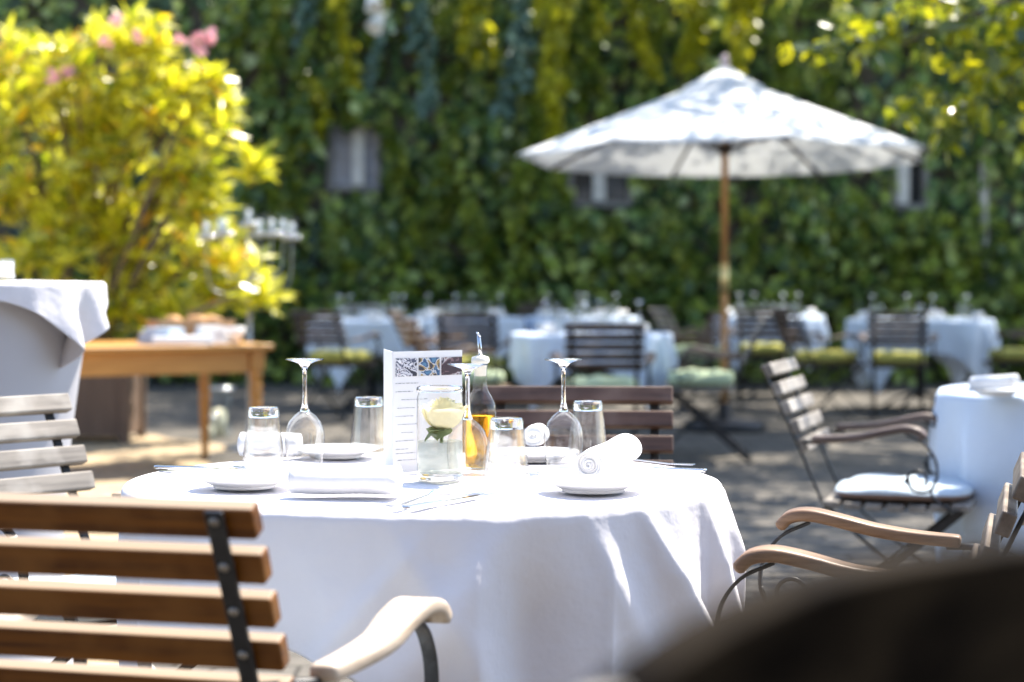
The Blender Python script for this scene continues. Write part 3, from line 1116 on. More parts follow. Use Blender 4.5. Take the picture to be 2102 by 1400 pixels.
# ------------------------------------------------------------------ cloths
def drape(name, cx, cy, ztop, Rt, Lc, th0, seed, label, group=None, mat='cloth', nth=200, amp=1.0, rows=26, cat="tablecloth", ridges=(), off=(0, 0)):
    g = np.random.default_rng(seed)
    ph = g.uniform(0, 6.283, 6)
    m = MB()
    ths = [2 * math.pi * i / nth for i in range(nth)]
    rowsv = []
    for r_ in (0.02, Rt * .3, Rt * .6, Rt * .85, Rt * .95, Rt * .985):
        rowsv.append([Vector((r_ * math.cos(a), r_ * math.sin(a), .0016 * math.sin(a * 3 + r_ * 20 + ph[0]) + .0012 * math.sin(a * 7 - r_ * 33))) for a in ths])
    er = .012
    for j in range(rows + 1):
        u = j / rows
        row = []
        for a in ths:
            rel = a - th0
            half = (Lc / 2) / max(abs(math.cos(rel)), abs(math.sin(rel)))
            half = min(half, Lc / 2 * 1.385)
            half += off[0] * math.cos(a) + off[1] * math.sin(a)
            drop = max(.03, half - Rt)
            s = u * drop
            if s < er * 1.57:
                q = s / er
                rr, zz = Rt - er * .3 + er * math.sin(q), -er * (1 - math.cos(q))
            else:
                rr, zz = Rt + er * .7, -(s - er * .57)
            # folds deepen with the drop; the corners hang in narrow pleats
            cor = abs(math.sin(2 * rel)) if False else 0.5 - 0.5 * math.cos(4 * rel)   # 0 at mid side, 1 at the corner (45 deg)
            w = min(1, s / .22)
            w = w * w * (3 - 2 * w)
            f1 = math.sin(a * 9 + ph[1] + .9 * math.sin(a * 2 + ph[2]))
            f2 = math.sin(a * 17 + ph[3] + 1.2 * math.sin(a * 3 + ph[4]))
            ridge = (1 - abs(f1)) * 2 - 1
            f = (.015 * ridge + .012 * f1 + .009 * f2 * cor) * (0.35 + .95 * cor)
            amp_ = amp * (.5 + .75 * max(0, math.cos(a + .35)) ** 3)
            rr += amp_ * w * (f * 1.6 + .018) - .04 * w * cor * amp_ * min(1, s / .5)
            for (ra, rw, rh, slant) in ridges:
                dd = (a - ra - slant * s + math.pi) % (2 * math.pi) - math.pi
                rr += rh * min(1, s / .12) * math.exp(-(dd / (rw * (.55 + s * 2.2))) ** 2)
            row.append(Vector((rr * math.cos(a), rr * math.sin(a), zz)))
        rowsv.append(row)
    m.grid(rowsv, True, True)
    c0 = len(m.v)
    m.add([(0, 0, 0)] + rowsv[0], [(0, 1 + i, 1 + (i + 1) % nth) for i in range(nth)], True)
    o = m.build(name, M[mat], None, 0, loc=(cx, cy, ztop))
    so = o.modifiers.new("thickness", 'SOLIDIFY')
    so.thickness = .0016
    so.offset = 1
    return tag(o, label, cat, group)


def round_table(x, y, Rt, h, label, group=None):
    t = thing("round_table", label, "table", (x, y, 0), 0, group)
    m = MB()
    m.lathe([(0, h - .026), (Rt - .01, h - .026), (Rt - .004, h - .02), (Rt - .004, h - .006), (Rt - .01, h - .002), (0, h - .002)], 64)
    m.build("tabletop", M['w_dark'], t)
    m = MB()
    m.tube([(0, 0, .08), (0, 0, h - .026)], .028, 14)
    m.build("column", M['iron'], t)
    for k in range(4):
        a = k * math.pi / 2 + .9
        c, s = math.cos(a), math.sin(a)
        m = MB()
        m.sweep(catmull([(0.02 * c, .02 * s, .14), (.2 * c, .2 * s, .09), (.34 * c, .34 * s, .0)], 5), .03, .022, (-s, c, 0))
        m.build("foot", M['iron'], t, .003, 2)
    for k in range(4):
        a = k * math.pi / 2 + .9
        c, s = math.cos(a), math.sin(a)
        m = MB()
        m.sweep([(0.03 * c, .03 * s, h - .2), (.3 * c, .3 * s, h - .03)], .02, .012, (-s, c, 0))
        m.build("brace", M['iron'], t, .002, 1)
    return t


TZ = .75
TX, TY, TR = -.152, 3.43, .505
round_table(TX, TY, TR, TZ - .004, "round pedestal table under the laid white cloth in sharp focus")
drape("tablecloth", TX, TY, TZ, TR, 1.345, R(-72) - R(45), 4, "sunlit white cloth on the laid table in sharp focus, its corner hanging to the front", None, 'cloth', 480, 1.0, 40, ridges=((R(-47), .06, .034, .9), (R(-26), .055, .03, .5), (R(-10), .06, .034, .3), (R(-118), .16, .02, -.9), (R(-72), .09, .018, -1.3), (R(-60), .06, .012, .9), (R(-95), .07, .012, 1.2), (R(-84), .05, .009, -1.6), (R(-27), .02, .005, 0), (R(-117), .02, .005, 0)), off=(.03, -.055))
CT = TZ + .004                                   # upper face of the cloth


# ------------------------------------------------------------------ glassware
def make_wine():
    t = thing("wine_glass", None, "wine glass")
    m = MB()
    m.lathe([(.0300, .0), (.0335, .02), (.0357, .04), (.0362, .055), (.0345, .07), (.029, .084), (.019, .095), (.010, .102)], 40)
    m.build("bowl", M['thinref'], t)
    m = MB()
    m.lathe([(0, .101), (.0098, .1022), (.0062, .109), (.0045, .118), (.0038, .14), (.0038, .168), (.005, .18), (0, .18)], 20)
    m.build("stem", M['glass'], t)
    m = MB()
    m.lathe([(0, .1801), (.0052, .1802), (.010, .188), (.021, .1925), (.0342, .1955), (.0346, .1965), (.0342, .1975), (0, .198)], 40)
    m.build("foot", M['glass'], t)
    return t


def make_tumbler():
    t = thing("tumbler", None, "tumbler")
    m = MB()
    m.lathe([(.0395, 0), (.0285, .098), (.0275, .112), (.0255, .117)], 40)
    m.lathe([(.0375, 0.0005), (.0268, .097)], 40)
    m.build("body", M['thinref'], t)
    m = MB()
    m.lathe([(0, .0985), (.0262, .0985), (.0258, .1145), (.0235, .1165), (.006, .1155), (0, .1155)], 40)
    m.build("base", M['glass'], t)
    return t


wine0 = make_wine()
tumb0 = make_tumbler()
first = {'wine': True, 'tumb': True}


def put(kind, x, y, z, label, group):
    src = wine0 if kind == 'wine' else tumb0
    if first[kind]:
        first[kind] = False
        o = src
    else:
        o = dup(src)
    o.location = (x, y, z)
    o.rotation_euler = (0, 0, random.uniform(0, 6))
    o['label'] = label
    o['group'] = group
    return o


Gw, Gt = "upturned wine glasses on the laid table", "upturned tumblers on the laid table"
put('wine', (960 - 1051) / FPX * 3.39, 3.39, CT, "upturned wine glass standing in front of the rose jar and oil bottle", Gw)
put('wine', (625 - 1051) / FPX * 3.60, 3.60, CT, "upturned wine glass between a tumbler and the menu card, left side", Gw)
put('wine', (1157 - 1051) / FPX * 3.60, 3.60, CT, "upturned wine glass beside the tilted napkin roll", Gw)
put('tumb', (540 - 1051) / FPX * 3.50, 3.50, CT, "upturned tumbler nearest the dark-handled knife, left of all glasses", Gt)
put('tumb', (757 - 1051) / FPX * 3.80, 3.80, CT, "upturned tumbler half hidden behind the menu card", Gt)
put('tumb', (1040 - 1051) / FPX * 3.23, 3.23, CT, "upturned tumbler right of the oil bottle, amber showing through", Gt)
put('tumb', (1207 - 1051) / FPX * 3.68, 3.68, CT, "upturned tumbler behind the tilted napkin roll", Gt)


# ------------------------------------------------------------------ menu card
menu = thing("menu_card", "white folded menu card standing upright with three small pictures and lines of print", "menu card",
             (at(806, 985, 3.49).x, 3.49, CT))
mdir = Vector((.80, .60, 0)).normalized()
ldir = Vector((-.17, .985, 0)).normalized()
mh, mw = .214, .150
m = MB()
nrm = Vector((mdir.y, -mdir.x, 0))
def panel(m, d, w, nn_):
    t_ = .0012
    a, b = Vector((0, 0, 0)), d * w
    vs = []
    for q in (a, b):
        for z_ in (0, mh):
            for o_ in (0, -t_):
                vs.append(q + Vector((0, 0, z_)) + nn_ * o_)
    m.add(vs, [(0, 4, 6, 2), (1, 3, 7, 5), (0, 1, 5, 4), (2, 6, 7, 3), (0, 2, 3, 1), (4, 5, 7, 6)])
panel(m, mdir, mw, nrm)
m.build("front_panel", M['paper'], menu)
m = MB()
panel(m, ldir, .145, Vector((-ldir.y, ldir.x, 0)))
m.build("side_panel", M['paper'], menu)


def quad(m, u0, u1, z0, z1, off=.0008):
    a = nrm * off
    m.add([mdir * u0 + Vector((0, 0, z0)) + a, mdir * u1 + Vector((0, 0, z0)) + a, mdir * u1 + Vector((0, 0, z1)) + a, mdir * u0 + Vector((0, 0, z1)) + a], [(0, 1, 2, 3)])


def mat_picture(name, stops, sc, seed):
    m_, t_, out_ = nt(name)
    b_ = N(t_, "ShaderNodeBsdfPrincipled", Roughness=.4)
    tc = N(t_, "ShaderNodeTexCoord")
    vo = N(t_, "ShaderNodeTexNoise", Scale=sc, Detail=2.0, Distortion=2.5)
    vo.noise_dimensions = '4D'
    vo.inputs["W"].default_value = seed
    t_.links.new(tc.outputs["Object"], vo.inputs["Vector"])
    r_ = ramp(t_, vo.outputs["Fac"], stops)
    r_.color_ramp.interpolation = 'CONSTANT'
    t_.links.new(r_.outputs[0], b_.inputs["Base Color"])
    t_.links.new(b_.outputs[0], out_.inputs[0])
    return m_


pics = [mat_picture("picture_place_setting", [(0, (.03, .03, .05)), (.40, (.6, .6, .65)), (.5, (.08, .09, .14)), (.56, (.75, .75, .78)), (.63, (.25, .1, .12))], 34, 1.0),
        mat_picture("picture_blue_dish", [(0, (.04, .04, .06)), (.42, (.35, .25, .1)), (.48, (.55, .58, .62)), (.54, (.03, .08, .18)), (.62, (.08, .2, .33))], 26, 4.0),
        mat_picture("picture_dark_dish", [(0, (.05, .03, .04)), (.5, (.2, .12, .13)), (.56, (.5, .48, .5)), (.62, (.06, .05, .07))], 26, 9.0)]
for k, pm in enumerate(pics):
    m = MB()
    quad(m, .006 + k * .049, .006 + k * .049 + .0455, mh - .044, mh - .012)
    m.build("picture", pm, menu)
m = MB()
rr_ = random.Random(3)
zz = mh - .056
row = 0
while zz > .02:
    u = .006 + rr_.choice([0, 0, .004, .012])
    end = u + rr_.uniform(.025, .065)
    while u < end:
        w_ = rr_.uniform(.003, .010)
        quad(m, u, min(u + w_, end), zz - rr_.uniform(.0003, .0007), zz + rr_.uniform(.0001, .0005))
        u += w_ + .0016
    row += 1
    zz -= .0145 if row < 9 else (.0075 if row % 2 else .012)
m.build("print", M['ink'], menu)

# ------------------------------------------------------------------ jar with rose
JX, JY = (903 - 1051) / FPX * 3.385, 3.385
jar = thing("glass_jar", "clear glass jar of water holding a cream rose, in front of the menu card", "jar", (JX, JY, CT))
m = MB()
m.lathe([(.0375, .001), (.0395, .006), (.0398, .06), (.0392, .07), (.0398, .08), (.0395, .14), (.0365, .15), (.0365, .153)], 48)
m.build("body", M['thin'], jar)
m = MB()
m.lathe([(.0345, .150), (.0395, .1505), (.0405, .154), (.0395, .158), (.0365, .1595), (.0345, .157), (.0345, .150)], 48)
m.build("rim", M['glass'], jar)
m = MB()
m.lathe([(0, .0005), (.0365, .0005), (.0385, .003), (.0385, .010), (.037, .012), (0, .0095)], 48)
m.build("base", M['glass'], jar)
m = MB()
m.lathe([(0, .0125), (.0375, .0125), (.0382, .066), (.0365, .0655), (0, .065)], 48)
m.build("water", M['water'], jar)
rose = thing("cream_rose", "cream-white rose bloom with grey-green leaves, standing in the glass jar", "rose", (JX + .006, JY, CT))
m = MB()
rc = Vector((0, 0, .112))
for k in range(24):
    lay = k / 23
    an = k * 2.399
    rmax = .006 + .031 * lay
    half = 1.3 - .4 * lay
    rows = []
    for i in range(8):
        v = i / 7
        row = []
        for j in range(9):
            u = (j / 8 - .5) * 2
            edge = 1 - .28 * abs(u) ** 3
            vv = v * edge
            rr = rmax * math.sin(min(1.0, .12 + vv * 1.1) * math.pi / 2) ** .9 * (1 + .05 * math.sin(u * 4 + k)) + .010 * lay * max(0, vv - .7) * 3
            z_ = -.026 + (.056 - .008 * lay) * vv ** (1 + .5 * lay) - .010 * lay * max(0, vv - .8) * 5
            q = an + half * u * math.sin(math.pi * (.2 + .55 * vv))
            row.append(rc + Vector((rr * math.cos(q), rr * math.sin(q), z_)))
        rows.append(row)
    m.grid(rows, True)
m.build("bloom", M['petal'], rose)
m = MB()
m.tube(catmull([(0, 0, .095), (-.002, .002, .08), (-.004, 0, .062)], 4), .003, 8)
m.build("stem", M['roseleaf'], rose)
for (an, zb, dn, Ln) in ((-2.9, .088, -.35, .036), (-.35, .083, .5, .034), (-1.9, .085, -.25, .034), (2.0, .085, -.1, .032), (.9, .08, .3, .032), (-.9, .10, .25, .037), (-2.4, .078, .1, .038)):
    rows = []
    c, s = math.cos(an), math.sin(an)
    for i in range(7):
        v = i / 6
        hw = .022 * math.sin(math.pi * (v * .92 + .04))
        ctr = Vector((c * Ln * v * .9, s * Ln * v * .9, zb + .004 + dn * .05 * v * 1.2 - .006 * v * v))
        rows.append([ctr + Vector((-s, c, 0)) * (hw * u) + Vector((0, 0, .004 * abs(u))) for u in (-1, -.5, 0, .5, 1)])
    m = MB()
    m.grid(rows, True)
    m.build("leaf", M['roseleaf'], rose)

# ------------------------------------------------------------------ oil bottle
BX, BY = (986 - 1051) / FPX * 3.52, 3.52
bot = thing("oil_bottle", "clear glass bottle half full of amber oil with a pale stopper and steel spout", "bottle", (BX, BY, CT))
m = MB()
m.lathe([(.0265, .001), (.0282, .005), (.0284, .108), (.0265, .122), (.020, .135), (.0135, .146), (.0118, .16), (.0118, .182), (.0135, .184), (.0135, .192), (.0118, .193)], 40)
m.build("body", M['thin'], bot)
m = MB()
m.lathe([(0, .0005), (.026, .0005), (.0268, .004), (.0268, .0095), (0, .0085)], 40)
m.build("base", M['glass'], bot)
m = MB()
m.lathe([(0, .010), (.0262, .010), (.0268, .014), (.0268, .100), (.0262, .1015), (0, .1012)], 40)
m.build("oil", M['oil'], bot)
m = MB()
m.lathe([(0, .17), (.0105, .17), (.0110, .192), (.0155, .1935), (.0165, .197), (.015, .2035), (.006, .2065), (0, .2065)], 24)
m.build("stopper", M['cork'], bot)
m = MB()
m.tube([(0, 0, .206), (-.001, 0, .22), (-.003, 0, .243)], [.0042, .0038, .0032], 12)
m.tube([(-.0042, 0, .2425), (-.0022, 0, .2445)], .0058, 12)
m.build("spout", M['steel'], bot)


# ------------------------------------------------------------------ plates, napkins, cutlery
def make_plate():
    m = MB()
    m.lathe([(0, .0035), (.048, .0035), (.055, .005), (.066, .0105), (.082, .0165), (.0832, .0178), (.0818, .019), (.066, .0135), (.054, .0078), (.046, .0064), (0, .0064)], 56)
    m.lathe([(.047, .0036), (.0465, 0), (.0505, 0), (.0515, .0046)], 56)
    return m.build("side_plate", M['porcelain'])


plate0 = make_plate()
pfirst = [True]


def plate(x, y, z, label, group, sc=1.0):
    if pfirst[0]:
        o = plate0
        pfirst[0] = False
    else:
        o = plate0.copy()
        COL.objects.link(o)
    o.location = (x, y, z)
    o.scale = (sc,) * 3
    return tag(o, label, "plate", group)


def napkin(x, y, z, L, w, h, yaw, tilt, label, group, seed=1, flare=0.0):
    """a napkin rolled into a flattened spiral, lying along its local x"""
    g = random.Random(seed)
    m = MB()
    turns, n = 5.2, 120
    rows = []
    nx = 15
    for i in range(nx):
        u = i / (nx - 1) - .5
        row = []
        for k in range(n):
            t_ = k / (n - 1)
            a = -1.9 + t_ * turns * 2 * math.pi
            r_ = .08 + .92 * t_ ** .95
            fl = 1 + flare * (u + .5)
            sag = .0012 * math.sin(u * 9 + seed + a)
            cz = math.sin(a)
            row.append(Vector((u * L + .0015 * math.sin(t_ * 9 + seed), r_ * w / 2 * fl * math.cos(a) + sag,
                               h / 2 + r_ * h / 2 * (.92 * cz if cz < 0 else cz) + sag * .5)))
        rows.append(row)
    m.grid(rows, True)
    o = m.build("napkin_roll", M['napkin'])
    so = o.modifiers.new("thickness", 'SOLIDIFY')
    so.thickness = .0044
    o.location = (x, y, z)
    o.rotation_euler = (0, tilt, yaw)
    return tag(o, label, "napkin", group)


def outline_prism(m, pts, z0, z1, bend=None):
    """flat outline (list of (x,y)) extruded; bend gives a height for an x"""
    bend = bend or (lambda q: 0)
    k = len(pts)
    vs = [Vector((x_, y_, z0 + bend(x_))) for x_, y_ in pts] + [Vector((x_, y_, z1 + bend(x_))) for x_, y_ in pts]
    fs = [tuple(range(k - 1, -1, -1)), tuple(range(k, 2 * k))] + [(i, (i + 1) % k, (i + 1) % k + k, i + k) for i in range(k)]
    m.add(vs, fs)


def knife(x, y, z, yaw, label, group, dark=False):
    t = thing("table_knife", label, "knife", (x, y, z), yaw, group)
    m = MB()
    outline_prism(m, [(0, -.006), (.004, -.008), (.07, -.0075), (.1, -.006), (.1, .006), (.07, .0075), (.004, .008), (0, .006)], 0, .006)
    m.build("handle", M['steel'], t, .002, 2)
    m = MB()
    outline_prism(m, [(.1, -.0055), (.12, -.0095), (.18, -.0095), (.2, -.006), (.208, .003), (.2, .006), (.12, .0055), (.1, .0045)], .002, .0035)
    m.build("blade", M['steel'], t)
    return t


def fork(x, y, z, yaw, label, group):
    t = thing("table_fork", label, "fork", (x, y, z), yaw, group)
    bend = lambda q: .004 + .012 * math.sin(max(0, min(1, (q - .09) / .1)) * math.pi) ** 2 * .8
    m = MB()
    outline_prism(m, [(0, -.008), (.01, -.0095), (.05, -.005), (.12, -.003), (.135, -.006), (.15, -.0118), (.155, -.0118), (.155, .0118), (.15, .0118), (.135, .006), (.12, .003), (.05, .005), (.01, .0095), (0, .008)], 0, .0022, bend)
    m.build("handle", M['steel'], t, .0006, 1)
    m = MB()
    for k in range(4):
        y0 = -.0118 + k * .0068
        outline_prism(m, [(.1551, y0), (.175, y0 + .0004), (.2, y0 + .0012), (.2, y0 + .0022), (.175, y0 + .003), (.1551, y0 + .0034)], 0, .002, lambda q: .0045)
    m.build("tines", M['steel'], t)
    return t


Gp, Gn, Gc = "side plates on the laid table", "napkin rolls on the laid table", "cutlery on the laid table"
p = on(502, 1000, CT)
plate(p.x, p.y, CT, "empty white side plate at the table's front left", Gp)
p = on(1218, 1008, CT)
plate(p.x, p.y, CT, "white side plate under the tilted napkin roll", Gp)
p = on(690, 938, CT)
plate(p.x, p.y, CT, "white side plate partly hidden behind the flat front napkin roll", Gp)
p = on(1100, 945, CT)
plate(p.x, p.y, CT, "white side plate at the table's far side by the reddish chair", Gp)
p = on(708, 1022, CT)
napkin(p.x, p.y + .02, CT + .001, .17, .075, .05, R(-5), 0, "long flat napkin roll lying in front of the menu card", Gn, 2, .1)
p = on(1252, 985, CT)
napkin(p.x, p.y + .03, CT + .012, .155, .058, .054, R(62), R(-7), "thick napkin roll tilted on the right side plate", Gn, 3, .04)
p = on(545, 950, CT)
napkin(p.x - .003, p.y + .10, CT + .001, .115, .06, .05, R(-8), 0, "white napkin roll seen through the left tumbler", Gn, 5)
p = on(1100, 935, CT)
napkin(p.x, p.y + .02, CT + .016, .06, .05, .045, R(80), 0, "napkin roll on the far plate left of the right-hand wine glass", Gn, 7)
p = on(318, 962, CT)
knife(p.x, p.y, CT + .0005, R(-14), "dark-reflecting knife lying at the table's left edge", Gc)
p = on(330, 972, CT)
fork(p.x, p.y - .01, CT + .0005, R(-10), "fork beside the knife at the table's left edge", Gc)
p = on(797, 1047, CT)
fork(p.x, p.y, CT + .0005, R(62), "fork at the table's front edge under the front wine glass", Gc)
p = on(830, 1047, CT)
knife(p.x, p.y, CT + .0005, R(58), "knife at the table's front edge under the front wine glass", Gc)
p = on(1450, 970, CT)
knife(p.x, p.y, CT + .0005, R(158), "knife near the cloth's right rim beyond the tilted napkin", Gc)
p = on(1425, 960, CT)
fork(p.x, p.y, CT + .0005, R(160), "fork near the cloth's right rim beyond the tilted napkin", Gc)
p = on(790, 935, CT)

# ------------------------------------------------------------------ tall draped table at the left
HX, HY, HR, HZ = -1.44, 5.0, .405, 1.088
t = thing("standing_table", "tall round standing table wrapped in a grey stretch cover at the left edge", "standing table", (HX, HY, 0))
m = MB()
m.lathe([(0, HZ - .03), (HR - .01, HZ - .03), (HR - .004, HZ - .02), (HR - .01, HZ - .004), (0, HZ - .004)], 56)
m.build("tabletop", M['w_dark'], t)
m = MB()
m.tube([(0, 0, .04), (0, 0, HZ - .03)], .035, 14)
m.lathe([(0, 0), (.26, 0), (.26, .012), (.05, .04), (0, .04)], 40)
m.build("pedestal", M['iron'], t)
m = MB()
rows = []
for i in range(22):
    v = i / 21
    z_ = HZ - .035 - v * (HZ - .06)
    rr = HR - .028 - .085 * math.sin(min(1, v * 1.25) * math.pi / 2) + .08 * max(0, v - .55) ** 1.5 * 2
    rows.append([Vector((rr * (1 + .012 * math.sin(a * 8) * v) * math.cos(a), rr * (1 + .012 * math.sin(a * 8) * v) * math.sin(a), z_)) for a in [2 * math.pi * k / 64 for k in range(64)]])
m.grid(rows, True, True)
m.build("stretch_cover", M['skirt'], t)
drape("tablecloth", HX, HY, HZ, HR, .90, R(-19) - R(45), 8, "white cloth with a pointed corner draped over the tall standing table", None, 'cloth', 200, .9)
p = at(8, 575, 5.0)
t = thing("glass_jar", "small pale glass jar standing on the tall draped table", "jar", (at(10, 575, 5.0).x, 4.95, HZ + .004))
m = MB()
m.lathe([(0, .0), (.036, .001), (.038, .006), (.038, .048), (.034, .052), (.031, .05), (.035, .045), (.035, .008), (0, .006)], 32)
m.build("body", M['thin'], t)
m = MB()
m.lathe([(0, .0065), (.034, .0065), (.034, .044), (.01, .046), (0, .046)], 32)
m.build("filling", M['napkin'], t)

# ------------------------------------------------------------------ pine serving table
pt = thing("serving_table", "long honey-coloured pine serving table with turned legs in front of the oleander", "table",
           (-1.39, 11.3, 0), math.atan2(-.49, -.87))     # local +x runs to the left end, +y towards the camera
PH, PL, PW = .722, 1.75, .98
m = MB()
m.box((PL / 2 - .03, -PW / 2 + .03, PH - .0175), (PL, PW, .035))
m.build("tabletop", M['pine'], pt, .008, 3)
m = MB()
for yy in (-.045, -PW + .105):
    m.box((PL / 2 - .03, yy, PH - .1), (PL - .26, .022, .125))
for xx in (.045, PL - .105):
    m.box((xx, -PW / 2 + .03, PH - .1), (.022, PW - .2, .125))
m.build("apron", M['pine'], pt, .002, 1)
legp = [(0, 0), (.017, 0), (.021, .04), (.026, .2), (.032, .36), (.034, .40), (.026, .415), (.036, .43), (.038, .445), (.026, .458), (.036, .472), (.038, .485), (.026, .5), (.03, .515), (.037, .53), (.037, .555), (.03, .568), (.04, .575)]
for xx in (.05, PL - .11):
    for yy in (-.05, -PW + .11):
        m = MB()
        m.lathe(legp, 24, (xx, yy, 0))
        m.box((xx, yy, .63), (.08, .08, .112))
        m.build("leg", M['pine_leg'], pt)


def on_pine(px, Y):
    return Vector(((px - 1051) / FPX * Y, Y, PH + .002))


p = on_pine(392, 11.55)
t = thing("bread_basket", "brown wicker basket holding loaves on the pine serving table", "basket", p, R(25))
m = MB()
prof = [(-1, -1), (1, -1), (1, 1), (-1, 1)]
rows = []
for i in range(9):
    z_ = i * .016
    k_ = 1 + .025 * i + (.02 if i % 2 else 0)
    rows.append([Vector((a * .19 * k_, b * .11 * k_, z_)) for a, b in prof])
m.grid(rows, False, True)
m.add([(a * .185, b * .105, .004) for a, b in prof], [(0, 1, 2, 3)])
o = m.build("wall", M['wicker'], t)
so = o.modifiers.new("thickness", 'SOLIDIFY'); so.thickness = .012
m = MB()
for i, (a, b) in enumerate([(-.1, .02), (.02, -.03), (.11, .03)]):
    m.lathe([(0, -.1), (.03, -.09), (.05, -.04), (.052, .03), (.035, .085), (0, .1)], 16, (a, b, .105), rot=Matrix.Rotation(R(90), 3, 'X') @ Matrix.Rotation(R(20 * i), 3, 'Y'))
m.build("bread", M['bread'], t)
p = on_pine(478, 11.5)
m = MB()
m.lathe([(0, .0), (.035, 0), (.04, .01), (.066, .05), (.07, .09), (.066, .09), (.06, .052), (.034, .014), (0, .012)], 36)
o = m.build("bowl", M['porcelain'])
o.location = p
tag(o, "small round white bowl near the right end of the pine serving table", "bowl")
for k, (px, Y, w_, d_, h_, yaw, mt, lab) in enumerate([
        (375, 11.2, .34, .2, .045, 8, 'napkin', "folded stack of white linen at the front of the pine serving table"),
        (335, 11.3, .22, .2, .09, -20, 'blue_linen', "pale blue folded linen heap on the pine serving table"),
        (430, 11.35, .16, .14, .10, 30, 'napkin', "upright fold of white linen against the bread basket")]):
    p = on_pine(px, Y)
    m = MB()
    nl = max(3, int(h_ / .012))
    for i in range(nl):
        z0 = i * h_ / nl
        f_ = 1 - .25 * (i / nl) * (1 if k != 0 else .2)
        m.box((random.uniform(-.008, .008), random.uniform(-.008, .008), z0 + h_ / nl * .46), (w_ * f_, d_ * f_, h_ / nl * .9), Matrix.Rotation(random.uniform(-.06, .06), 3, 'Z'))
    o = m.build("folded_linen", M[mt], None, .004, 3)
    o.location = p
    o.rotation_euler = (0, 0, R(yaw))
    tag(o, lab, "linen")

# glass lanterns on the ground behind the serving table
for (px, Y, r_, h_, lab) in [(448, 13.7, .10, .34, "clear glass lantern on the ground seen between the pine table's legs"),
                             (432, 13.4, .045, .17, "small cream candle jar on the ground beside the glass lantern")]:
    t = thing("glass_lantern" if r_ > .06 else "candle_jar", lab, "lantern" if r_ > .06 else "candle", ((px - 1051) / FPX * Y, Y, 0))
    m = MB()
    m.lathe([(r_ * .8, .002), (r_, .02), (r_ * .72, h_ * .4), (r_ * .8, h_ * .8), (r_ * 1.12, h_), (r_ * 1.05, h_)], 32)
    m.build("glass", M['thinblue'], t)
    m = MB()
    m.lathe([(0, .003), (r_ * .5, .003), (r_ * .5, h_ * .55), (r_ * .1, h_ * .57), (0, h_ * .6)], 24)
    m.build("candle", M['candle'], t)
    m = MB()
    m.lathe([(r_ * 1.02, h_ * .97), (r_ * 1.2, h_ * .985), (r_ * 1.2, h_ * 1.01), (r_ * 1.02, h_ * 1.02)], 32)
    m.build("rim", M['silver'], t)

# ------------------------------------------------------------------ candelabrum
CY = 12.75
cd = thing("candelabra", "tall silver floor candelabra with curved arms and glass candle cups before the oleander", "candelabra", ((512 - 1051) / FPX * CY, CY, 0))
m = MB()
m.lathe([(0, 0), (.17, 0), (.17, .012), (.05, .04), (.022, .08), (.016, .2), (.016, .62), (.026, .64), (.016, .66), (.016, .95), (.03, .98), (.018, 1.02), (.016, 1.16), (.03, 1.2), (.034, 1.22), (0, 1.24)], 24)
m.build("stem", M['tarnish'], cd)
cups = [(-.27, -.02), (-.15, -.05), (0, -.02), (.15, -.05), (.27, .03), (-.2, .12), (.2, .14), (.05, .12)]
ctop = at(512, 478, CY).z
for k, (dx, dy) in enumerate(cups):
    m = MB()
    zc = ctop + (.06 if k == 2 else 0) + (-.02 if k in (0, 4) else 0)
    low = 1.0 if abs(dx) > .2 else 1.1
    m.tube(catmull([(0, 0, low + .1), (dx * .45, dy * .45, low), (dx * .92, dy * .92, low + .05), (dx, dy, zc - .06), (dx, dy, zc)], 5), .0055, 8)
    m.build("arm", M['tarnish'], cd)
    m = MB()
    m.lathe([(0, -.005), (.02, -.004), (.05, .008), (.053, .012), (.02, .014), (.014, .02)], 24, (dx, dy, zc))
    for j in range(9):
        a = j * .698
        m.lathe([(0, -.035), (.010, -.02), (.012, -.01), (.006, 0), (0, .002)], 8, (dx + .05 * math.cos(a), dy + .05 * math.sin(a), zc + .002))
    m.build("drip_pan", M['silver'], cd)
    m = MB()
    m.lathe([(.022, .015), (.034, .03), (.037, .06), (.036, .115), (.04, .12)], 20, (dx, dy, zc))
    m.build("glass_cup", M['thinblue'], cd)
    m = MB()
    m.lathe([(0, .016), (.018, .016), (.018, .08), (.004, .084), (0, .09)], 14, (dx, dy, zc))
    m.build("candle", M['porcelain'], cd)

# ------------------------------------------------------------------ parasol
UY = 14.3
ux = (1487 - 1051) / FPX * UY
um = thing("parasol", "large white eight-ribbed parasol on a wooden pole over the far tables", "parasol", (ux, UY, 0))
m = MB()
m.tube([(0, 0, .1), (0, 0, 1.0)], .026, 16)
m.tube([(0, 0, 1.13), (0, 0, 2.5)], .024, 16)
m.build("pole", M['pole'], um)
m = MB()
m.tube([(0, 0, .985), (0, 0, 1.2)], .03, 20)
m.build("brass_sleeve", M['brass'], um)
m = MB()
m.lathe([(0, 0), (.3, 0), (.3, .05), (.26, .07), (.05, .09), (.04, .2), (0, .2)], 32)
m.build("base", M['iron'], um)
can = bpy.data.objects.new("canopy_head", None)
TILT = Matrix.Rotation(R(-2.0), 3, 'X')
RR, ZR, ZT = 1.52, 1.95, 2.55


def up_(p):
    q = TILT @ Vector((p[0], p[1], p[2] - 2.0))
    return Vector((q.x, q.y, q.z + 2.0))


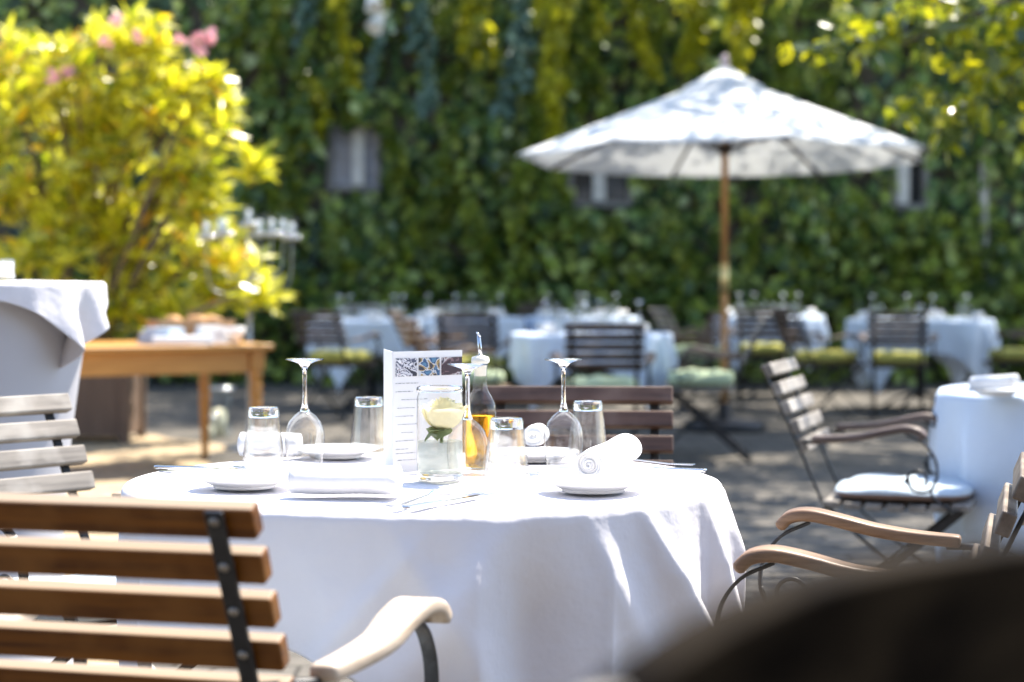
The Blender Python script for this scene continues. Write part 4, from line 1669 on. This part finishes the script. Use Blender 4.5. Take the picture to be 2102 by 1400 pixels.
tipa = [R(10 + 45 * k) for k in range(8)]
m = MB()
rows = []
nseg = 6
prof_r = [.10, .3, .6, .9, 1.2, 1.42, RR]
for r_ in prof_r:
    f_ = r_ / RR
    row = []
    for k in range(8):
        a0, a1 = tipa[k], tipa[k] + R(45)
        p0 = Vector((math.cos(a0), math.sin(a0), 0)) * r_
        p1 = Vector((math.cos(a1), math.sin(a1), 0)) * r_
        for j in range(nseg):
            u = j / nseg
            p = p0.lerp(p1, u)
            sag = .05 * f_ * math.sin(math.pi * u)
            pull = 1 - .035 * math.sin(math.pi * u) * f_ ** 2
            z_ = ZT - (ZT - ZR) * (f_ ** 1.0) - sag * .35
            row.append(up_((p.x * pull, p.y * pull, z_)))
    rows.append(row)
m.grid(rows, True, True)
o = m.build("canopy", M['canopy'], um)
so = o.modifiers.new("thickness", 'SOLIDIFY'); so.thickness = .003
m = MB()
rows = []
for r_, dz in ((.02, .095), (.16, .01), (.30, -.065), (.315, -.10)):
    row = []
    for k in range(8):
        a0, a1 = tipa[k], tipa[k] + R(45)
        p0 = Vector((math.cos(a0), math.sin(a0), 0)) * r_
        p1 = Vector((math.cos(a1), math.sin(a1), 0)) * r_
        for j in range(4):
            p = p0.lerp(p1, j / 4)
            row.append(up_((p.x, p.y, ZT - .035 + dz)))
    rows.append(row)
m.grid(rows, True, True)
o = m.build("vent_cap", M['canopy'], um)
so = o.modifiers.new("thickness", 'SOLIDIFY'); so.thickness = .003
m = MB()
q = up_((0, 0, ZT + .04))
m.lathe([(0, 0), (.035, .0), (.04, .02), (.025, .035), (.028, .055), (.03, .075), (.02, .1), (0, .112)], 16, q)
m.build("finial", mat_plain("faded_pink_knob", (.45, .34, .34), .5), um)
for k in range(8):
    a = tipa[k]
    c, s = math.cos(a), math.sin(a)
    m = MB()
    m.sweep([up_((.06 * c, .06 * s, ZT - .075)), up_((.75 * c, .75 * s, ZT - (ZT - ZR) * (.75 / RR) ** 1.0 - .03)), up_((RR * .985 * c, RR * .985 * s, ZR - .004))], .016, .022, (-s, c, 0))
    m.sweep([up_((.03 * c, .03 * s, 2.02)), up_((.72 * c, .72 * s, ZT - (ZT - ZR) * (.72 / RR) ** 1.0 - .05))], .014, .018, (-s, c, 0))
    m.build("rib", M['w_dark'], um)
m = MB()
m.lathe([(.024, -.04), (.05, -.03), (.05, .03), (.024, .04)], 16, (0, 0, 2.02))
m.build("runner", M['w_dark'], um)

# ------------------------------------------------------------------ side table on the right
SX, SY, SR = (1935 - 1051) / FPX * 6.15 + .47, 6.15, .47
round_table(SX, SY, SR, TZ - .004, "round table under a white cloth at the right edge")
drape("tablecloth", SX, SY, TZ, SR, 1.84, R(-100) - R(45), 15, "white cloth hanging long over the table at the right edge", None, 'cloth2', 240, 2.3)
p = on(2045, 812, CT)
plate(p.x, p.y, CT, "white side plate on the table at the right edge", "plates beyond the laid table")
napkin(p.x - .0, p.y + .02, CT + .016, .14, .055, .045, R(140), R(5), "white napkin roll on the plate at the right edge", "napkins beyond the laid table", 11)


# ------------------------------------------------------------------ far tables
def cushion(x, y, dx, dy, label, mat, z=.452, side=None, group=None):
    m = MB()
    n_ = 20
    rows = []
    hw, hd, hh = .205, .195, .024
    def sq(a, k=5):
        c, s = math.cos(a), math.sin(a)
        q = (abs(c) ** k + abs(s) ** k) ** (-1 / k)
        return c * q, s * q
    an = [2 * math.pi * i / 48 for i in range(48)]
    for (f_, zz) in ((.02, .0), (.6, -.002), (.9, .0), (1, .012), (1.02, .024), (1, .036), (.92, .046), (.6, .052), (.3, .050), (.02, .044)):
        rows.append([Vector((sq(a)[0] * hw * f_, sq(a)[1] * hd * f_, zz + (.006 * math.sin(a * 5 + f_ * 9) if zz > .03 else 0))) for a in an])
    m.grid(rows, True, True)
    mats = [M[mat]] + ([M[side]] if side else [])
    o = m.build("seat_cushion", mats)
    if side:
        for p_ in o.data.polygons:
            if p_.center.z < .026: p_.material_index = 1
    o.location = (x, y, z)
    o.scale = (1, 1, 1.6 if y > 8 else .8)
    o.rotation_euler = (0, 0, face(dx, dy))
    return tag(o, label, "cushion", group)


cushion(1.16 + .02, 5.94, .95, -.30, "pale blue seat cushion with brown sides on the profile armchair", 'cush_blue', .45, 'cush_side')
cushion(-.83, 3.92, .77, -.64, "pale blue seat cushion on the sun-bleached armchair", 'cush_blue')
cushion(-.395, 2.64, .27, .963, "pale blue seat cushion on the honey-brown armchair", 'cush_blue')

FT = [  # x, y, radius, cloth side, corner angle, name used in labels
    (-1.17, 16.6, .52, 1.60, -100, "far left table"),
    (-.42, 17.4, .52, 1.55, -60, "table behind the menu card"),
    (.50, 12.5, .50, 1.42, -60, "table behind the reddish chair"),
    (.62, 17.6, .50, 1.45, -45, "table by the hedge left of the pole"),
    (2.36, 18.3, .50, 1.46, -120, "table right of the pole"),
    (3.40, 16.6, .60, 1.74, -45, "far right table"),
]
CORN = {"far left table": -118, "table behind the menu card": -70, "table behind the reddish chair": -48, "table by the hedge left of the pole": -45,
        "table right of the pole": -45, "far right table": -46}
for i, (x, y, r_, Lc, ang, nm) in enumerate(FT):
    round_table(x, y, r_, TZ - .004, "round table under the cloth of the " + nm)
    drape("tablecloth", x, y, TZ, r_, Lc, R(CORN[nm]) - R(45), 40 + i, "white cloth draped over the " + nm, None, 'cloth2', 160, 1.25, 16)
    for k in range(4):
        a = R(ang) + k * math.pi / 2 + .3
        q = Vector((x + (r_ - .12) * math.cos(a), y + (r_ - .12) * math.sin(a), CT))
        plate(q.x, q.y, CT, "white side plate laid on the " + nm, "plates on the " + nm)
        napkin(q.x, q.y, CT + .016, .12, .055, .045, a + 1.2, 0, "white napkin roll on the " + nm, "napkins on the " + nm, 50 + i * 5 + k)
        a2 = a + .55
        put('wine', x + (r_ - .2) * math.cos(a2), y + (r_ - .2) * math.sin(a2), CT, "upturned wine glass on the " + nm, "wine glasses on the " + nm)
        a3 = a + .28
        put('tumb', x + (r_ - .27) * math.cos(a3), y + (r_ - .27) * math.sin(a3), CT, "upturned tumbler on the " + nm, "tumblers on the " + nm)

GF = "folding armchairs among the far tables"
far = [  # x, y, facing, wood, arm wood, cushion, label, cushion label
    (.515, 11.25, (0.02, 1), 'w_dark', 'w_armdark', 'cush_green', "dark slatted chair with its back to us at the table behind the reddish chair", "pale green cushion below the dark slatted back, behind the reddish chair"),
    (1.14, 12.0, (-1, .12), 'w_grey', 'w_armdark', 'cush_green', "chair with a pale green cushion left of the parasol pole, facing left", "plump pale green cushion left of the parasol pole"),
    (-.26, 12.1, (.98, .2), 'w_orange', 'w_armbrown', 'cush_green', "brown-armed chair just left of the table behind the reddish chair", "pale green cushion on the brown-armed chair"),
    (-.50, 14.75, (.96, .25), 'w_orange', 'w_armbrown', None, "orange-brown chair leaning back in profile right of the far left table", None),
    (-.28, 14.2, (.1, 1), 'w_dark', 'w_armdark', 'cush_yel', "dark chair with its back to us at the table behind the menu card", "olive-yellow cushion on the dark chair behind the menu card"),
    (-1.32, 15.3, (.45, .9), 'w_dark', 'w_armdark', 'cush_yel', "dark chair with an olive cushion before the far left table", "olive-yellow cushion before the far left table"),
    (-1.40, 18.6, (-.05, -1), 'w_grey', 'w_armdark', None, "grey-slatted chair facing us behind the far left table", None),
    (-.50, 19.0, (.05, -1), 'w_grey', 'w_armdark', None, "grey-slatted chair facing us beyond the table behind the menu card", None),
    (.30, 18.9, (.1, -1), 'w_dark', 'w_armdark', None, "dark chair facing us against the hedge left of the parasol pole", None),
    (1.18, 14.6, (-.95, -.2), 'w_red', 'w_armbrown', None, "reddish-brown chair turned left, between the parasol pole and its nearest table", None),
    (1.55, 16.4, (.96, .28), 'w_grey', 'w_armdark', 'cush_green', "grey chair in profile right behind the parasol pole", "pale cushion on the grey chair behind the parasol pole"),
    (2.12, 16.9, (.12, 1), 'w_dark', 'w_armdark', 'cush_yel', "dark chair drawn up before the table right of the parasol pole", "olive-yellow cushion before the table right of the parasol pole"),
    (2.42, 15.3, (.94, .33), 'w_dark', 'w_armdark', 'cush_yel', "dark chair in profile left of the far right table", "olive-yellow cushion on the chair left of the far right table"),
    (2.93, 15.1, (.2, .98), 'w_dark', 'w_armdark', 'cush_yel', "dark slatted chair with its back to us at the far right table", "olive-yellow cushion on the chair before the far right table"),
    (3.98, 15.7, (-.9, .43), 'w_dark', 'w_armdark', 'cush_yel', "dark chair at the right edge facing the far right table", "olive-yellow cushion at the right edge by the far right table"),
]
for (x, y, f, wd, aw, cu, lab, cl_) in far:
    chair(x, y, f[0], f[1], lab, wd, aw, GF)
    if cu:
        cushion(x, y, f[0], f[1], cl_, cu, group="seat cushions among the far tables")
